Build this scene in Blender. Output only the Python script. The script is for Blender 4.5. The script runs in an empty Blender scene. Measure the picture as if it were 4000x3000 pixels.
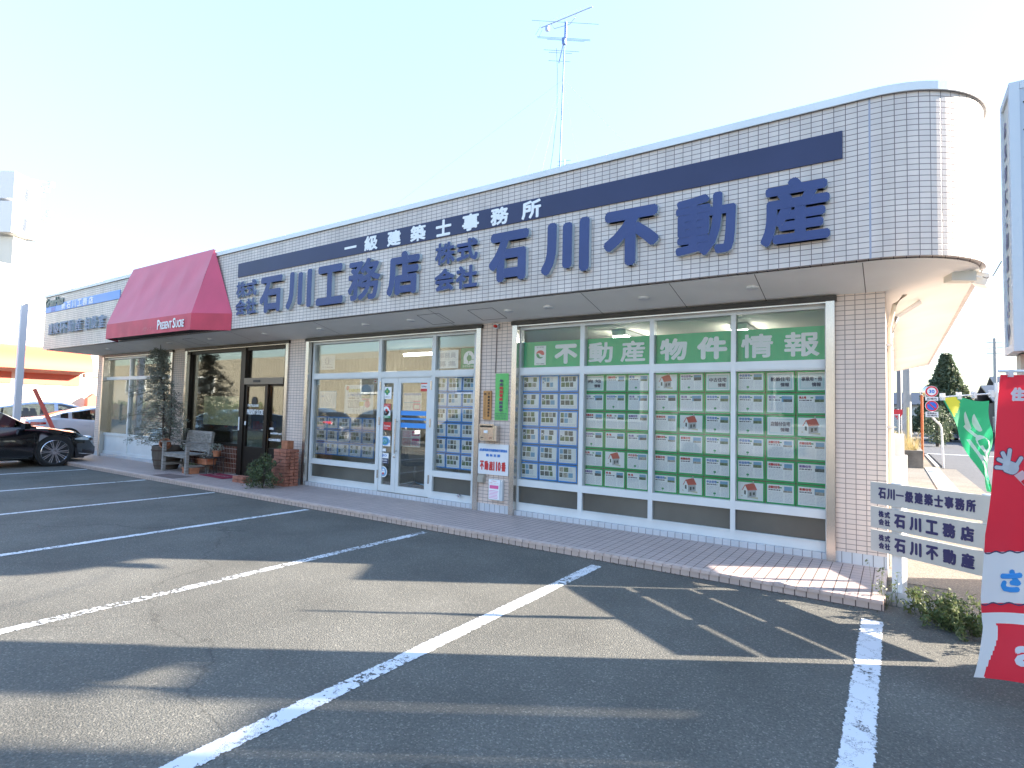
import bpy, bmesh, math, random
from mathutils import Vector, Matrix
rnd = random.Random(7)
SC = bpy.context.scene
COL = SC.collection
R_ = math.radians

# ---------------------------------------------------------------- camera
CAM = Vector((0.2, -6.277, 1.573))
YAW, PITCH, ROLL, FPX = 0.591, 0.05, 0.024, 2234.3
cd = bpy.data.cameras.new('camera'); co = bpy.data.objects.new('camera', cd); COL.objects.link(co)
_f = Vector((-math.sin(YAW)*math.cos(PITCH), math.cos(YAW)*math.cos(PITCH), math.sin(PITCH)))
_r = Vector((math.cos(YAW), math.sin(YAW), 0)); _u = _r.cross(_f)
_r2 = _r*math.cos(ROLL)+_u*math.sin(ROLL); _u2 = -_r*math.sin(ROLL)+_u*math.cos(ROLL)
M = Matrix(((_r2.x, _u2.x, -_f.x, CAM.x), (_r2.y, _u2.y, -_f.y, CAM.y), (_r2.z, _u2.z, -_f.z, CAM.z), (0, 0, 0, 1)))
co.matrix_world = M
cd.sensor_width = 36; cd.lens = FPX/4000*36; cd.clip_start = .05; cd.clip_end = 3000
SC.camera = co

# ---------------------------------------------------------------- sky, sun, exposure
SUN_AZ, SUN_EL = 33.5, 20.0        # azimuth counted from +x towards +y
world = bpy.data.worlds.new('World'); SC.world = world; world.use_nodes = True
nt = world.node_tree; bg = nt.nodes['Background']
sky = nt.nodes.new('ShaderNodeTexSky'); sky.sky_type = 'NISHITA'; sky.sun_disc = False
sky.sun_elevation = R_(SUN_EL); sky.sun_rotation = R_(90-SUN_AZ)
sky.air_density = 1.0; sky.dust_density = 1.0; sky.ozone_density = 1.2; sky.altitude = 0
# soft shoulder on the sky's brightness so that the glow round the sun does not swamp the blue
lum = nt.nodes.new('ShaderNodeRGBToBW'); ma = nt.nodes.new('ShaderNodeMath'); ma.operation = 'MULTIPLY_ADD'; ma.inputs[1].default_value = .15*7.0; ma.inputs[2].default_value = 1
dv_ = nt.nodes.new('ShaderNodeMath'); dv_.operation = 'DIVIDE'; dv_.inputs[0].default_value = 2.12
vs_ = nt.nodes.new('ShaderNodeVectorMath'); vs_.operation = 'SCALE'
nt.links.new(sky.outputs[0], lum.inputs[0]); nt.links.new(lum.outputs[0], ma.inputs[0]); nt.links.new(ma.outputs[0], dv_.inputs[1])
nt.links.new(sky.outputs[0], vs_.inputs[0]); nt.links.new(dv_.outputs[0], vs_.inputs['Scale']); nt.links.new(vs_.outputs[0], bg.inputs[0]); bg.inputs[1].default_value = 0.15
sl = bpy.data.lights.new('sun', 'SUN'); so = bpy.data.objects.new('sun', sl); COL.objects.link(so)
sl.energy = 4.3; sl.angle = R_(0.5); sl.color = (1, .88, .74)
sd = Vector((math.cos(R_(SUN_AZ))*math.cos(R_(SUN_EL)), math.sin(R_(SUN_AZ))*math.cos(R_(SUN_EL)), math.sin(R_(SUN_EL))))
so.rotation_euler = (-sd).to_track_quat('-Z', 'Y').to_euler(); so.location = (20, 20, 30)
SC.view_settings.view_transform = 'Standard'; SC.view_settings.look = 'None'
SC.view_settings.exposure = 2.66; SC.view_settings.gamma = 1
SC.render.engine = 'CYCLES'; SC.cycles.max_bounces = 8; SC.cycles.transparent_max_bounces = 24
SC.cycles.sample_clamp_indirect = 6; SC.cycles.caustics_reflective = False; SC.cycles.caustics_refractive = False

# ---------------------------------------------------------------- materials
MATS = {}
def N(nt, t, **k):
    n = nt.nodes.new(t)
    for a, b in k.items(): setattr(n, a, b)
    return n
def mat(name, col=(.8, .8, .8), rough=.6, metal=0., var=0., vs=4., bump=0., bs=60., emit=0., spec=.5, coat=0., trans=0., sheen=0., stretch=None):
    if name in MATS: return MATS[name]
    m = bpy.data.materials.new(name); m.use_nodes = True; MATS[name] = m
    nt = m.node_tree; b = nt.nodes['Principled BSDF']; L = nt.links.new
    b.inputs['Base Color'].default_value = (*col, 1); b.inputs['Roughness'].default_value = rough
    b.inputs['Metallic'].default_value = metal; b.inputs['Specular IOR Level'].default_value = spec
    b.inputs['Coat Weight'].default_value = coat; b.inputs['Coat Roughness'].default_value = .04
    b.inputs['Sheen Weight'].default_value = sheen
    if trans: b.inputs['Transmission Weight'].default_value = trans
    if emit:
        b.inputs['Emission Color'].default_value = (*col, 1); b.inputs['Emission Strength'].default_value = emit
    tc = None
    if var or bump:
        tc = N(nt, 'ShaderNodeTexCoord'); src = tc.outputs['Object']
        if stretch:
            mp = N(nt, 'ShaderNodeMapping'); mp.inputs['Scale'].default_value = stretch; L(src, mp.inputs[0]); src = mp.outputs[0]
    if var:
        n1 = N(nt, 'ShaderNodeTexNoise'); n1.inputs['Scale'].default_value = vs; n1.inputs['Detail'].default_value = 6; L(src, n1.inputs[0])
        mr = N(nt, 'ShaderNodeMapRange'); mr.inputs[1].default_value = .3; mr.inputs[2].default_value = .7
        mr.inputs[3].default_value = 1-var; mr.inputs[4].default_value = 1+var; L(n1.outputs[0], mr.inputs[0])
        mx = N(nt, 'ShaderNodeVectorMath', operation='SCALE'); mx.inputs[0].default_value = col; L(mr.outputs[0], mx.inputs['Scale'])
        L(mx.outputs[0], b.inputs['Base Color'])
    if bump:
        n2 = N(nt, 'ShaderNodeTexNoise'); n2.inputs['Scale'].default_value = bs; n2.inputs['Detail'].default_value = 4; L(src, n2.inputs[0])
        bp = N(nt, 'ShaderNodeBump'); bp.inputs['Strength'].default_value = bump; bp.inputs['Distance'].default_value = .01
        L(n2.outputs[0], bp.inputs['Height']); L(bp.outputs[0], b.inputs['Normal'])
    return m
def tile(name, c1, c2, grout, w, h, g, rough=.35, off=0., dirt=.12):
    if name in MATS: return MATS[name]
    m = bpy.data.materials.new(name); m.use_nodes = True; MATS[name] = m
    nt = m.node_tree; b = nt.nodes['Principled BSDF']; L = nt.links.new
    uv = N(nt, 'ShaderNodeUVMap'); br = N(nt, 'ShaderNodeTexBrick'); br.offset = off; br.squash = 1
    br.inputs['Color1'].default_value = (*c1, 1); br.inputs['Color2'].default_value = (*c2, 1); br.inputs['Mortar'].default_value = (*grout, 1)
    br.inputs['Scale'].default_value = 1; br.inputs['Brick Width'].default_value = w; br.inputs['Row Height'].default_value = h
    br.inputs['Mortar Size'].default_value = g; br.inputs['Mortar Smooth'].default_value = .15
    L(uv.outputs[0], br.inputs[0])
    tc = N(nt, 'ShaderNodeTexCoord'); mp = N(nt, 'ShaderNodeMapping'); mp.inputs['Scale'].default_value = (1.6, 1.6, .16); L(tc.outputs['Object'], mp.inputs[0])
    n1 = N(nt, 'ShaderNodeTexNoise'); n1.inputs['Scale'].default_value = 2.2; n1.inputs['Detail'].default_value = 8; L(mp.outputs[0], n1.inputs[0])
    mr = N(nt, 'ShaderNodeMapRange'); mr.inputs[1].default_value = .35; mr.inputs[2].default_value = .75; mr.inputs[3].default_value = 1.02; mr.inputs[4].default_value = 1-dirt
    L(n1.outputs[0], mr.inputs[0])
    mx = N(nt, 'ShaderNodeVectorMath', operation='SCALE'); L(br.outputs[0], mx.inputs[0]); L(mr.outputs[0], mx.inputs['Scale']); L(mx.outputs[0], b.inputs['Base Color'])
    rr = N(nt, 'ShaderNodeMapRange'); rr.inputs[3].default_value = rough; rr.inputs[4].default_value = .9; L(br.outputs[1], rr.inputs[0]); L(rr.outputs[0], b.inputs['Roughness'])
    bp = N(nt, 'ShaderNodeBump'); bp.invert = True; bp.inputs['Strength'].default_value = .6; bp.inputs['Distance'].default_value = .004
    L(br.outputs[1], bp.inputs['Height']); L(bp.outputs[0], b.inputs['Normal'])
    return m
def glassm(name, tint=(.93, .96, .95), ior=1.5, boost=1.0, rough=0.0):
    if name in MATS: return MATS[name]
    m = bpy.data.materials.new(name); m.use_nodes = True; MATS[name] = m
    nt = m.node_tree; nt.nodes.remove(nt.nodes['Principled BSDF']); L = nt.links.new; o = nt.nodes['Material Output']
    t = N(nt, 'ShaderNodeBsdfTransparent'); t.inputs[0].default_value = (*tint, 1)
    g = N(nt, 'ShaderNodeBsdfGlossy'); g.inputs['Roughness'].default_value = rough
    fr = N(nt, 'ShaderNodeFresnel'); fr.inputs[0].default_value = ior
    mu = N(nt, 'ShaderNodeMath', operation='MULTIPLY'); mu.inputs[1].default_value = boost; mu.use_clamp = True; L(fr.outputs[0], mu.inputs[0])
    mx = N(nt, 'ShaderNodeMixShader'); L(mu.outputs[0], mx.inputs[0]); L(t.outputs[0], mx.inputs[1]); L(g.outputs[0], mx.inputs[2]); L(mx.outputs[0], o.inputs[0])
    return m
def foliage(name, cols, rough=.55):
    if name in MATS: return MATS[name]
    m = bpy.data.materials.new(name); m.use_nodes = True; MATS[name] = m
    nt = m.node_tree; b = nt.nodes['Principled BSDF']; L = nt.links.new
    ge = N(nt, 'ShaderNodeNewGeometry'); cr = N(nt, 'ShaderNodeValToRGB')
    el = cr.color_ramp.elements
    while len(el) < len(cols): el.new(.5)
    for i, c in enumerate(cols): el[i].position = i/(len(cols)-1); el[i].color = (*c, 1)
    L(ge.outputs['Random Per Island'], cr.inputs[0]); L(cr.outputs[0], b.inputs['Base Color'])
    b.inputs['Roughness'].default_value = rough; b.inputs['Subsurface Weight'].default_value = 0
    tr = N(nt, 'ShaderNodeBsdfTranslucent'); L(cr.outputs[0], tr.inputs[0]); mx = N(nt, 'ShaderNodeMixShader'); mx.inputs[0].default_value = .3
    L(b.outputs[0], mx.inputs[1]); L(tr.outputs[0], mx.inputs[2]); L(mx.outputs[0], nt.nodes['Material Output'].inputs[0])
    return m
def asphalt(name, c_dark, c_light, blotch=.18, tint=(1, 1, 1), cracks=True):
    m = bpy.data.materials.new(name); m.use_nodes = True; MATS[name] = m
    nt = m.node_tree; b = nt.nodes['Principled BSDF']; L = nt.links.new
    tc = N(nt, 'ShaderNodeTexCoord').outputs['Object']
    v = N(nt, 'ShaderNodeTexVoronoi'); v.inputs['Scale'].default_value = 120; L(tc, v.inputs[0])
    n = N(nt, 'ShaderNodeTexNoise'); n.inputs['Scale'].default_value = 60; n.inputs['Detail'].default_value = 5; n.inputs['Roughness'].default_value = .75; L(tc, n.inputs[0])
    cr = N(nt, 'ShaderNodeValToRGB'); cr.color_ramp.elements[0].position = .36; cr.color_ramp.elements[1].position = .68
    cr.color_ramp.elements[0].color = (*c_dark, 1); cr.color_ramp.elements[1].color = (*c_light, 1); L(n.outputs[0], cr.inputs[0])
    # pale stones
    sep = N(nt, 'ShaderNodeSeparateColor'); L(v.outputs['Color'], sep.inputs[0])
    gt = N(nt, 'ShaderNodeMapRange'); gt.inputs[1].default_value = .86; gt.inputs[2].default_value = .98; gt.inputs[4].default_value = .55; L(sep.outputs[0], gt.inputs[0])
    mx = N(nt, 'ShaderNodeMix', data_type='RGBA'); L(gt.outputs[0], mx.inputs['Factor']); L(cr.outputs[0], mx.inputs['A']); mx.inputs['B'].default_value = (c_light[0]*1.9, c_light[1]*1.85, c_light[2]*1.75, 1)
    bl = N(nt, 'ShaderNodeTexNoise'); bl.inputs['Scale'].default_value = .9; bl.inputs['Detail'].default_value = 7; bl.inputs['Roughness'].default_value = .6; L(tc, bl.inputs[0])
    br = N(nt, 'ShaderNodeMapRange'); br.inputs[1].default_value = .3; br.inputs[2].default_value = .7; br.inputs[3].default_value = 1-blotch; br.inputs[4].default_value = 1+blotch; L(bl.outputs[0], br.inputs[0])
    out = br.outputs[0]
    if cracks:
        w = N(nt, 'ShaderNodeTexNoise'); w.inputs['Scale'].default_value = 1.3; w.inputs['Detail'].default_value = 5; L(tc, w.inputs[0])
        ad = N(nt, 'ShaderNodeVectorMath', operation='MULTIPLY_ADD'); ad.inputs[1].default_value = (1.2, 1.2, 0); L(w.outputs['Color'], ad.inputs[0]); L(tc, ad.inputs[2])
        vc = N(nt, 'ShaderNodeTexVoronoi', feature='DISTANCE_TO_EDGE'); vc.inputs['Scale'].default_value = .13; L(ad.outputs[0], vc.inputs[0])
        cm = N(nt, 'ShaderNodeMapRange'); cm.inputs[1].default_value = .0; cm.inputs[2].default_value = .0022; cm.inputs[3].default_value = .68; cm.inputs[4].default_value = 1; L(vc.outputs['Distance'], cm.inputs[0])
        mm = N(nt, 'ShaderNodeMath', operation='MULTIPLY'); L(out, mm.inputs[0]); L(cm.outputs[0], mm.inputs[1]); out = mm.outputs[0]
    sc = N(nt, 'ShaderNodeVectorMath', operation='SCALE'); L(mx.outputs['Result'], sc.inputs[0]); L(out, sc.inputs['Scale']); L(sc.outputs[0], b.inputs['Base Color'])
    b.inputs['Roughness'].default_value = .9
    bp = N(nt, 'ShaderNodeBump'); bp.inputs['Strength'].default_value = 1.0; bp.inputs['Distance'].default_value = .008
    n3 = N(nt, 'ShaderNodeTexNoise'); n3.inputs['Scale'].default_value = 95; n3.inputs['Detail'].default_value = 3; L(tc, n3.inputs[0])
    L(n3.outputs[0], bp.inputs['Height']); L(bp.outputs[0], b.inputs['Normal'])
    return m
def worn_paint(name, worn=.46):
    m = bpy.data.materials.new(name); m.use_nodes = True; MATS[name] = m
    nt = m.node_tree; b = nt.nodes['Principled BSDF']; L = nt.links.new
    b.inputs['Base Color'].default_value = (.68, .7, .72, 1); b.inputs['Roughness'].default_value = .7
    tc = N(nt, 'ShaderNodeTexCoord').outputs['Object']
    n = N(nt, 'ShaderNodeTexNoise'); n.inputs['Scale'].default_value = 24; n.inputs['Detail'].default_value = 7; n.inputs['Roughness'].default_value = .72; L(tc, n.inputs[0])
    n2 = N(nt, 'ShaderNodeTexNoise'); n2.inputs['Scale'].default_value = 1.7; n2.inputs['Detail'].default_value = 2; L(tc, n2.inputs[0])
    uv = N(nt, 'ShaderNodeUVMap'); se = N(nt, 'ShaderNodeSeparateXYZ'); L(uv.outputs[0], se.inputs[0])
    ed = N(nt, 'ShaderNodeMapRange'); ed.inputs[1].default_value = .0; ed.inputs[2].default_value = .02; ed.inputs[3].default_value = .3; ed.inputs[4].default_value = 0; L(se.outputs[0], ed.inputs[0])
    a = N(nt, 'ShaderNodeMath', operation='MULTIPLY_ADD'); a.inputs[1].default_value = .55; L(n2.outputs[0], a.inputs[0]); L(n.outputs[0], a.inputs[2])
    a2 = N(nt, 'ShaderNodeMath', operation='ADD'); L(a.outputs[0], a2.inputs[0]); L(ed.outputs[0], a2.inputs[1])
    th = N(nt, 'ShaderNodeMapRange'); th.inputs[1].default_value = worn+.42; th.inputs[2].default_value = worn+.45; L(a2.outputs[0], th.inputs[0])
    cr = N(nt, 'ShaderNodeTexVoronoi', feature='DISTANCE_TO_EDGE'); cr.inputs['Scale'].default_value = 5
    dn = N(nt, 'ShaderNodeVectorMath', operation='MULTIPLY_ADD'); dn.inputs[1].default_value = (.25, .25, 0); L(n.outputs['Color'], dn.inputs[0]); L(tc, dn.inputs[2]); L(dn.outputs[0], cr.inputs[0])
    ct = N(nt, 'ShaderNodeMapRange'); ct.inputs[1].default_value = .006; ct.inputs[2].default_value = .012; ct.inputs[3].default_value = .8; ct.inputs[4].default_value = 0; L(cr.outputs['Distance'], ct.inputs[0])
    mxx = N(nt, 'ShaderNodeMath', operation='MAXIMUM'); L(th.outputs[0], mxx.inputs[0]); L(ct.outputs[0], mxx.inputs[1])
    t = N(nt, 'ShaderNodeBsdfTransparent'); mx = N(nt, 'ShaderNodeMixShader'); L(mxx.outputs[0], mx.inputs[0]); L(b.outputs[0], mx.inputs[1]); L(t.outputs[0], mx.inputs[2])
    L(mx.outputs[0], nt.nodes['Material Output'].inputs[0])
    return m

T_FASC = tile('fascia_tile', (.72, .645, .59), (.65, .585, .545), (.21, .18, .18), .099, .05345, .0036, .28, dirt=.2)
T_PIER = tile('pier_tile', (.76, .63, .55), (.70, .585, .52), (.30, .245, .22), .0935, .0525, .0038, .35)
T_BASE = tile('base_tile', (.62, .64, .67), (.58, .61, .65), (.22, .22, .24), .0935, .3, .004, .25)
T_STEP = tile('step_tile', (.55, .44, .40), (.50, .40, .37), (.20, .15, .14), .0935, .11, .003, .5)
STEPJ = mat('step_joint', (.13, .09, .08), .9)
T_STEPV = tile('step_riser_tile', (.62, .50, .44), (.57, .46, .41), (.16, .12, .11), .0935, .3, .005, .5)
T_BROWN = tile('brown_tile', (.075, .02, .012), (.11, .03, .016), (.3, .24, .2), .062, .105, .006, .12)
ALU = mat('white_aluminium', (.70, .73, .73), .35, 0, .05, 3, spec=.5)
STEEL = mat('stainless_steel', (.62, .58, .53), .26, .9, .08, 3)
DSTEEL = mat('dark_shutter_slot', (.035, .03, .025), .4, .3, .3, 5)
SOFF = mat('soffit_board', (.86, .86, .83), .75, 0, .05, 1.5)
NAVY = mat('navy_panel', (.030, .040, .105), .45, 0, .1, 1.2, spec=.4)
BLUEL = mat('blue_letter_face', (.035, .062, .195), .5, 0, .08, 2)
LSIDE = mat('pale_letter_side', (.5, .58, .62), .4, .2)
WHITEP = mat('white_paint', (.78, .79, .8), .5, 0, .04, 3)
WHITEL = mat('white_lettering', (.85, .87, .88), .5)
COPE = mat('coping_metal', (.72, .76, .78), .4, .05, .06, 1.5)
GLASS = glassm('window_glass', (.96, .98, .97), 1.5, .66)
FROST = mat('frosted_glass', (.10, .10, .085), .32, 0, .3, 1.2, spec=.8)
DARKF = mat('dark_bronze_frame', (.022, .017, .014), .35, .4)
RED = mat('awning_fabric', (.62, .075, .15), .6, 0, .10, 1.5, bump=.15, bs=9, sheen=.5)
BLACK = mat('black_rubber', (.012, .012, .013), .6)
BLACKM = mat('matte_black', (.02, .02, .022), .5)
CHROME = mat('chrome', (.75, .76, .78), .12, 1)
CONC = mat('concrete', (.33, .31, .28), .9, 0, .22, 5, .4, 40)
GALV = mat('galvanised_steel', (.50, .53, .56), .45, .5, .08, 4)
TERRA = mat('terracotta', (.42, .17, .09), .85, 0, .25, 9, .3, 50)
OLDWOOD = mat('weathered_wood', (.30, .275, .25), .85, 0, .35, 8, .4, 60, stretch=(1, 1, 6))
PAPER = mat('paper_white', (.90, .92, .94), .35, spec=.5)
PBLUE = mat('blue_card_border', (.07, .32, .85), .35, spec=.5)
PGREEN = mat('green_card_border', (.04, .44, .15), .35, spec=.5)
TXT = mat('grey_print', (.55, .58, .66), .6); TXTD = mat('dark_print', (.10, .10, .14), .6)
TRED = mat('red_print', (.62, .04, .04), .5); TPINK = mat('pink_print', (.75, .14, .34), .5); TPURP = mat('purple_print', (.25, .16, .45), .5)
TBLUE = mat('blue_print', (.05, .22, .62), .5); TGREEN = mat('green_print', (.06, .33, .14), .5)
SKYB = mat('print_sky_blue', (.22, .42, .62), .5); PHG = mat('print_photo_green', (.16, .22, .12), .5, 0, .5, 40)
PHD = mat('print_photo_dark', (.13, .14, .13), .5, 0, .6, 45); PHL = mat('print_photo_light', (.42, .40, .35), .5, 0, .4, 45)
GREENB = mat('green_film', (.035, .50, .22), .4, 0, .06, 2)
ROOFR = mat('print_roof_red', (.60, .13, .09), .5)
TREECOL = mat('bark', (.09, .07, .055), .9, 0, .3, 12, .5, 40)

# ---------------------------------------------------------------- mesh builder
class MB:
    def __init__(s): s.v = []; s.f = []; s.m = []; s.uv = []
    def face(s, pts, m=0, uv=None):
        i = len(s.v); s.v += [Vector(p) for p in pts]; s.f.append(list(range(i, i+len(pts)))); s.m.append(m); s.uv.append(uv); return s
    def box(s, x0, x1, y0, y1, z0, z1, m=0):
        if x0 > x1: x0, x1 = x1, x0
        if y0 > y1: y0, y1 = y1, y0
        if z0 > z1: z0, z1 = z1, z0
        a, b, c, d = (x0, y0, z0), (x1, y0, z0), (x1, y1, z0), (x0, y1, z0); e, f, g, h = (x0, y0, z1), (x1, y0, z1), (x1, y1, z1), (x0, y1, z1)
        for q in ((d, c, b, a), (e, f, g, h), (a, b, f, e), (b, c, g, f), (c, d, h, g), (d, a, e, h)): s.face(q, m)
        return s
    def obox(s, c, ax, ay, az, m=0):
        c = Vector(c); ax, ay, az = Vector(ax), Vector(ay), Vector(az)
        P = lambda i, j, k: c+ax*i+ay*j+az*k
        a, b, cc, d = P(-1, -1, -1), P(1, -1, -1), P(1, 1, -1), P(-1, 1, -1); e, f, g, h = P(-1, -1, 1), P(1, -1, 1), P(1, 1, 1), P(-1, 1, 1)
        for q in ((d, cc, b, a), (e, f, g, h), (a, b, f, e), (b, cc, g, f), (cc, d, h, g), (d, a, e, h)): s.face(q, m)
        return s
    def tube(s, pts, r, n=8, m=0, caps=True):
        pts = [Vector(p) for p in pts]; rings = []
        rs = r if isinstance(r, (list, tuple)) else [r]*len(pts)
        for i, p in enumerate(pts):
            d = (pts[min(i+1, len(pts)-1)]-pts[max(i-1, 0)]).normalized()
            a = d.cross(Vector((0, 0, 1)) if abs(d.z) < .9 else Vector((1, 0, 0))).normalized(); b = d.cross(a)
            rings.append([p+(a*math.cos(2*math.pi*k/n)+b*math.sin(2*math.pi*k/n))*rs[i] for k in range(n)])
        base = len(s.v)
        for rg in rings: s.v += rg
        for i in range(len(rings)-1):
            for k in range(n):
                k2 = (k+1) % n
                s.f.append([base+i*n+k, base+i*n+k2, base+(i+1)*n+k2, base+(i+1)*n+k]); s.m.append(m); s.uv.append(None)
        if caps:
            s.f.append([base+k for k in range(n)][::-1]); s.m.append(m); s.uv.append(None)
            s.f.append([base+(len(rings)-1)*n+k for k in range(n)]); s.m.append(m); s.uv.append(None)
        return s
    def lathe(s, prof, c, n=20, m=0, axis='z'):
        c = Vector(c); base = len(s.v)
        for (r, h) in prof:
            for k in range(n):
                a = 2*math.pi*k/n; x, y = r*math.cos(a), r*math.sin(a)
                s.v.append(c+(Vector((x, y, h)) if axis == 'z' else Vector((h, x, y)) if axis == 'x' else Vector((y, h, x))))
        for i in range(len(prof)-1):
            for k in range(n):
                k2 = (k+1) % n
                s.f.append([base+i*n+k, base+i*n+k2, base+(i+1)*n+k2, base+(i+1)*n+k]); s.m.append(m); s.uv.append(None)
        return s
    def grid(s, fn, nu, nv, m=0, uvf=None):
        base = len(s.v)
        for i in range(nu+1):
            for j in range(nv+1): s.v.append(Vector(fn(i/nu, j/nv)))
        for i in range(nu):
            for j in range(nv):
                q = [base+i*(nv+1)+j, base+(i+1)*(nv+1)+j, base+(i+1)*(nv+1)+j+1, base+i*(nv+1)+j+1]
                s.f.append(q); s.m.append(m if not callable(m) else m((i+.5)/nu, (j+.5)/nv))
                s.uv.append([uvf(i/nu, j/nv), uvf((i+1)/nu, j/nv), uvf((i+1)/nu, (j+1)/nv), uvf(i/nu, (j+1)/nv)] if uvf else None)
        return s
    def prism(s, poly, O, U, V, D, m=0, ms=None):
        O, U, V, D = Vector(O), Vector(U), Vector(V), Vector(D); ms = m if ms is None else ms
        a = [O+U*p[0]+V*p[1] for p in poly]; b = [p+D for p in a]
        s.face(a, m); s.face(b[::-1], ms)
        for i in range(len(a)):
            j = (i+1) % len(a); s.face((a[j], a[i], b[i], b[j]), ms)
        return s
    def build(s, name, mats, parent=None, smooth=False, local=False, weld=False):
        off = Vector((0, 0, 0))
        if parent is not None and not local:
            p = parent
            while p is not None: off += p.location; p = p.parent
        me = bpy.data.meshes.new(name)
        me.from_pydata([tuple(v-off) for v in s.v], [], s.f)
        if not isinstance(mats, (list, tuple)): mats = [mats]
        for mm in mats: me.materials.append(mm)
        me.polygons.foreach_set('material_index', s.m)
        uvl = me.uv_layers.new(name='UVMap'); data = uvl.data
        for pi, p in enumerate(me.polygons):
            n = p.normal; u = s.uv[pi]
            for k, li in enumerate(p.loop_indices):
                if u is not None: data[li].uv = u[k]
                else:
                    w = s.v[s.f[pi][k]]
                    if abs(n.z) > .7: data[li].uv = (w.x, w.y)
                    elif abs(n.y) > abs(n.x): data[li].uv = (w.x, w.z)
                    else: data[li].uv = (w.y, w.z)
        if weld:
            bm = bmesh.new(); bm.from_mesh(me); bmesh.ops.remove_doubles(bm, verts=bm.verts, dist=.0005)
            bmesh.ops.recalc_face_normals(bm, faces=bm.faces); bm.to_mesh(me); bm.free()
        if smooth:
            me.polygons.foreach_set('use_smooth', [True]*len(me.polygons))
            if smooth != 'all': me.set_sharp_from_angle(angle=R_(38))
        me.update()
        o = bpy.data.objects.new(name, me); COL.objects.link(o)
        if parent is not None: o.parent = parent
        return o
def tag(o, label=None, cat=None, group=None, kind=None):
    if label: o['label'] = label
    if cat: o['category'] = cat
    if group: o['group'] = group
    if kind: o['kind'] = kind
    return o
def thing(name, label, cat, loc=(0, 0, 0), rz=0, group=None):
    o = bpy.data.objects.new(name, None); COL.objects.link(o); o.location = loc; o.rotation_euler = (0, 0, rz); o.empty_display_size = .2
    return tag(o, label, cat, group)
def struct(mb, name, m, **k): return tag(mb.build(name, m, **k), kind='structure')
def kids(o): return [c for c in list(bpy.data.objects) if c.parent == o]
def dup(o, loc=None, rz=None, label=None, group=None, parent=None, ch=None):
    c = o.copy(); COL.objects.link(c)
    if loc is not None: c.location = loc
    if rz is not None: c.rotation_euler = (0, 0, rz)
    if label: c['label'] = label
    if group: c['group'] = group
    if parent: c.parent = parent
    for k in (o.children if ch is None else ch): dup(k, parent=c)
    return c
# text: glyph outlines turned into real letter meshes
_tc = {}
def glyphs(s, res=2):
    if (s, res) in _tc: return _tc[(s, res)]
    c = bpy.data.curves.new('t', 'FONT'); c.body = s; c.resolution_u = res; c.fill_mode = 'FRONT'
    c.extrude = 0
    o = bpy.data.objects.new('t', c); COL.objects.link(o)
    dg = bpy.context.evaluated_depsgraph_get(); dg.update(); me = bpy.data.meshes.new_from_object(o.evaluated_get(dg))
    vs = [(v.co.x, v.co.y) for v in me.vertices]; fs = [tuple(p.vertices) for p in me.polygons]
    cnt = {}
    for f in fs:
        for i in range(len(f)):
            e = (f[i], f[(i+1) % len(f)]); cnt[e] = 1
    ed = [e for e in cnt if (e[1], e[0]) not in cnt]
    bpy.data.objects.remove(o); bpy.data.curves.remove(c); bpy.data.meshes.remove(me)
    xs = [v[0] for v in vs]; ys = [v[1] for v in vs]
    r = (vs, fs, ed, min(xs), max(xs), min(ys), max(ys)); _tc[(s, res)] = r
    return r
def text(mb, s, O, U, V, Nn, w, h, depth=0., bold=0., m=0, ms=None, res=2, n=8):
    """Fit s into the w x h rectangle whose lower left corner is O (U right, V up, Nn outwards)."""
    vs, fs, ed, x0, x1, y0, y1 = glyphs(s, res); O, U, V, Nn = Vector(O), Vector(U), Vector(V), Vector(Nn)
    b = bold; sx = (w-2*b)/max(x1-x0, .01); sy = (h-2*b)/max(y1-y0, .01)
    if y1-y0 < .15: sy = sx
    offs = [(0, 0)]+[(b*math.cos(2*math.pi*k/n), b*math.sin(2*math.pi*k/n)) for k in range(n)] if b else [(0, 0)]
    for k, (ox, oy) in enumerate(offs):
        base = len(mb.v); dz = depth+k*.0004
        P = [O+U*(b+(x-x0)*sx+ox)+V*((b+(y-y0)*sy+oy)) for x, y in vs]
        mb.v += [p+Nn*dz for p in P]
        for f in fs:
            mb.f.append([base+i for i in f]); mb.m.append(m); mb.uv.append(None)
        if depth > 0:
            b2 = len(mb.v); mb.v += P
            for (i, j) in ed:
                mb.f.append([base+j, base+i, b2+i, b2+j]); mb.m.append(m if ms is None else ms); mb.uv.append(None)
    return mb
X, Y, Z = Vector((1, 0, 0)), Vector((0, 1, 0)), Vector((0, 0, 1))
def ftext(mb, s, x0, x1, z0, z1, y, depth=0., bold=0., m=0, ms=None, res=2): return text(mb, s, (x0, y, z0), X, Z, -Y, x1-x0, z1-z0, depth, bold, m, ms, res)
WY = .743                               # front of the shop wall
def gx(x, y): return CAM.x+(x-CAM.x)*(y-CAM.y)/(WY-CAM.y)
def gz(z, y): return CAM.z+(z-CAM.z)*(y-CAM.y)/(WY-CAM.y)

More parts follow.
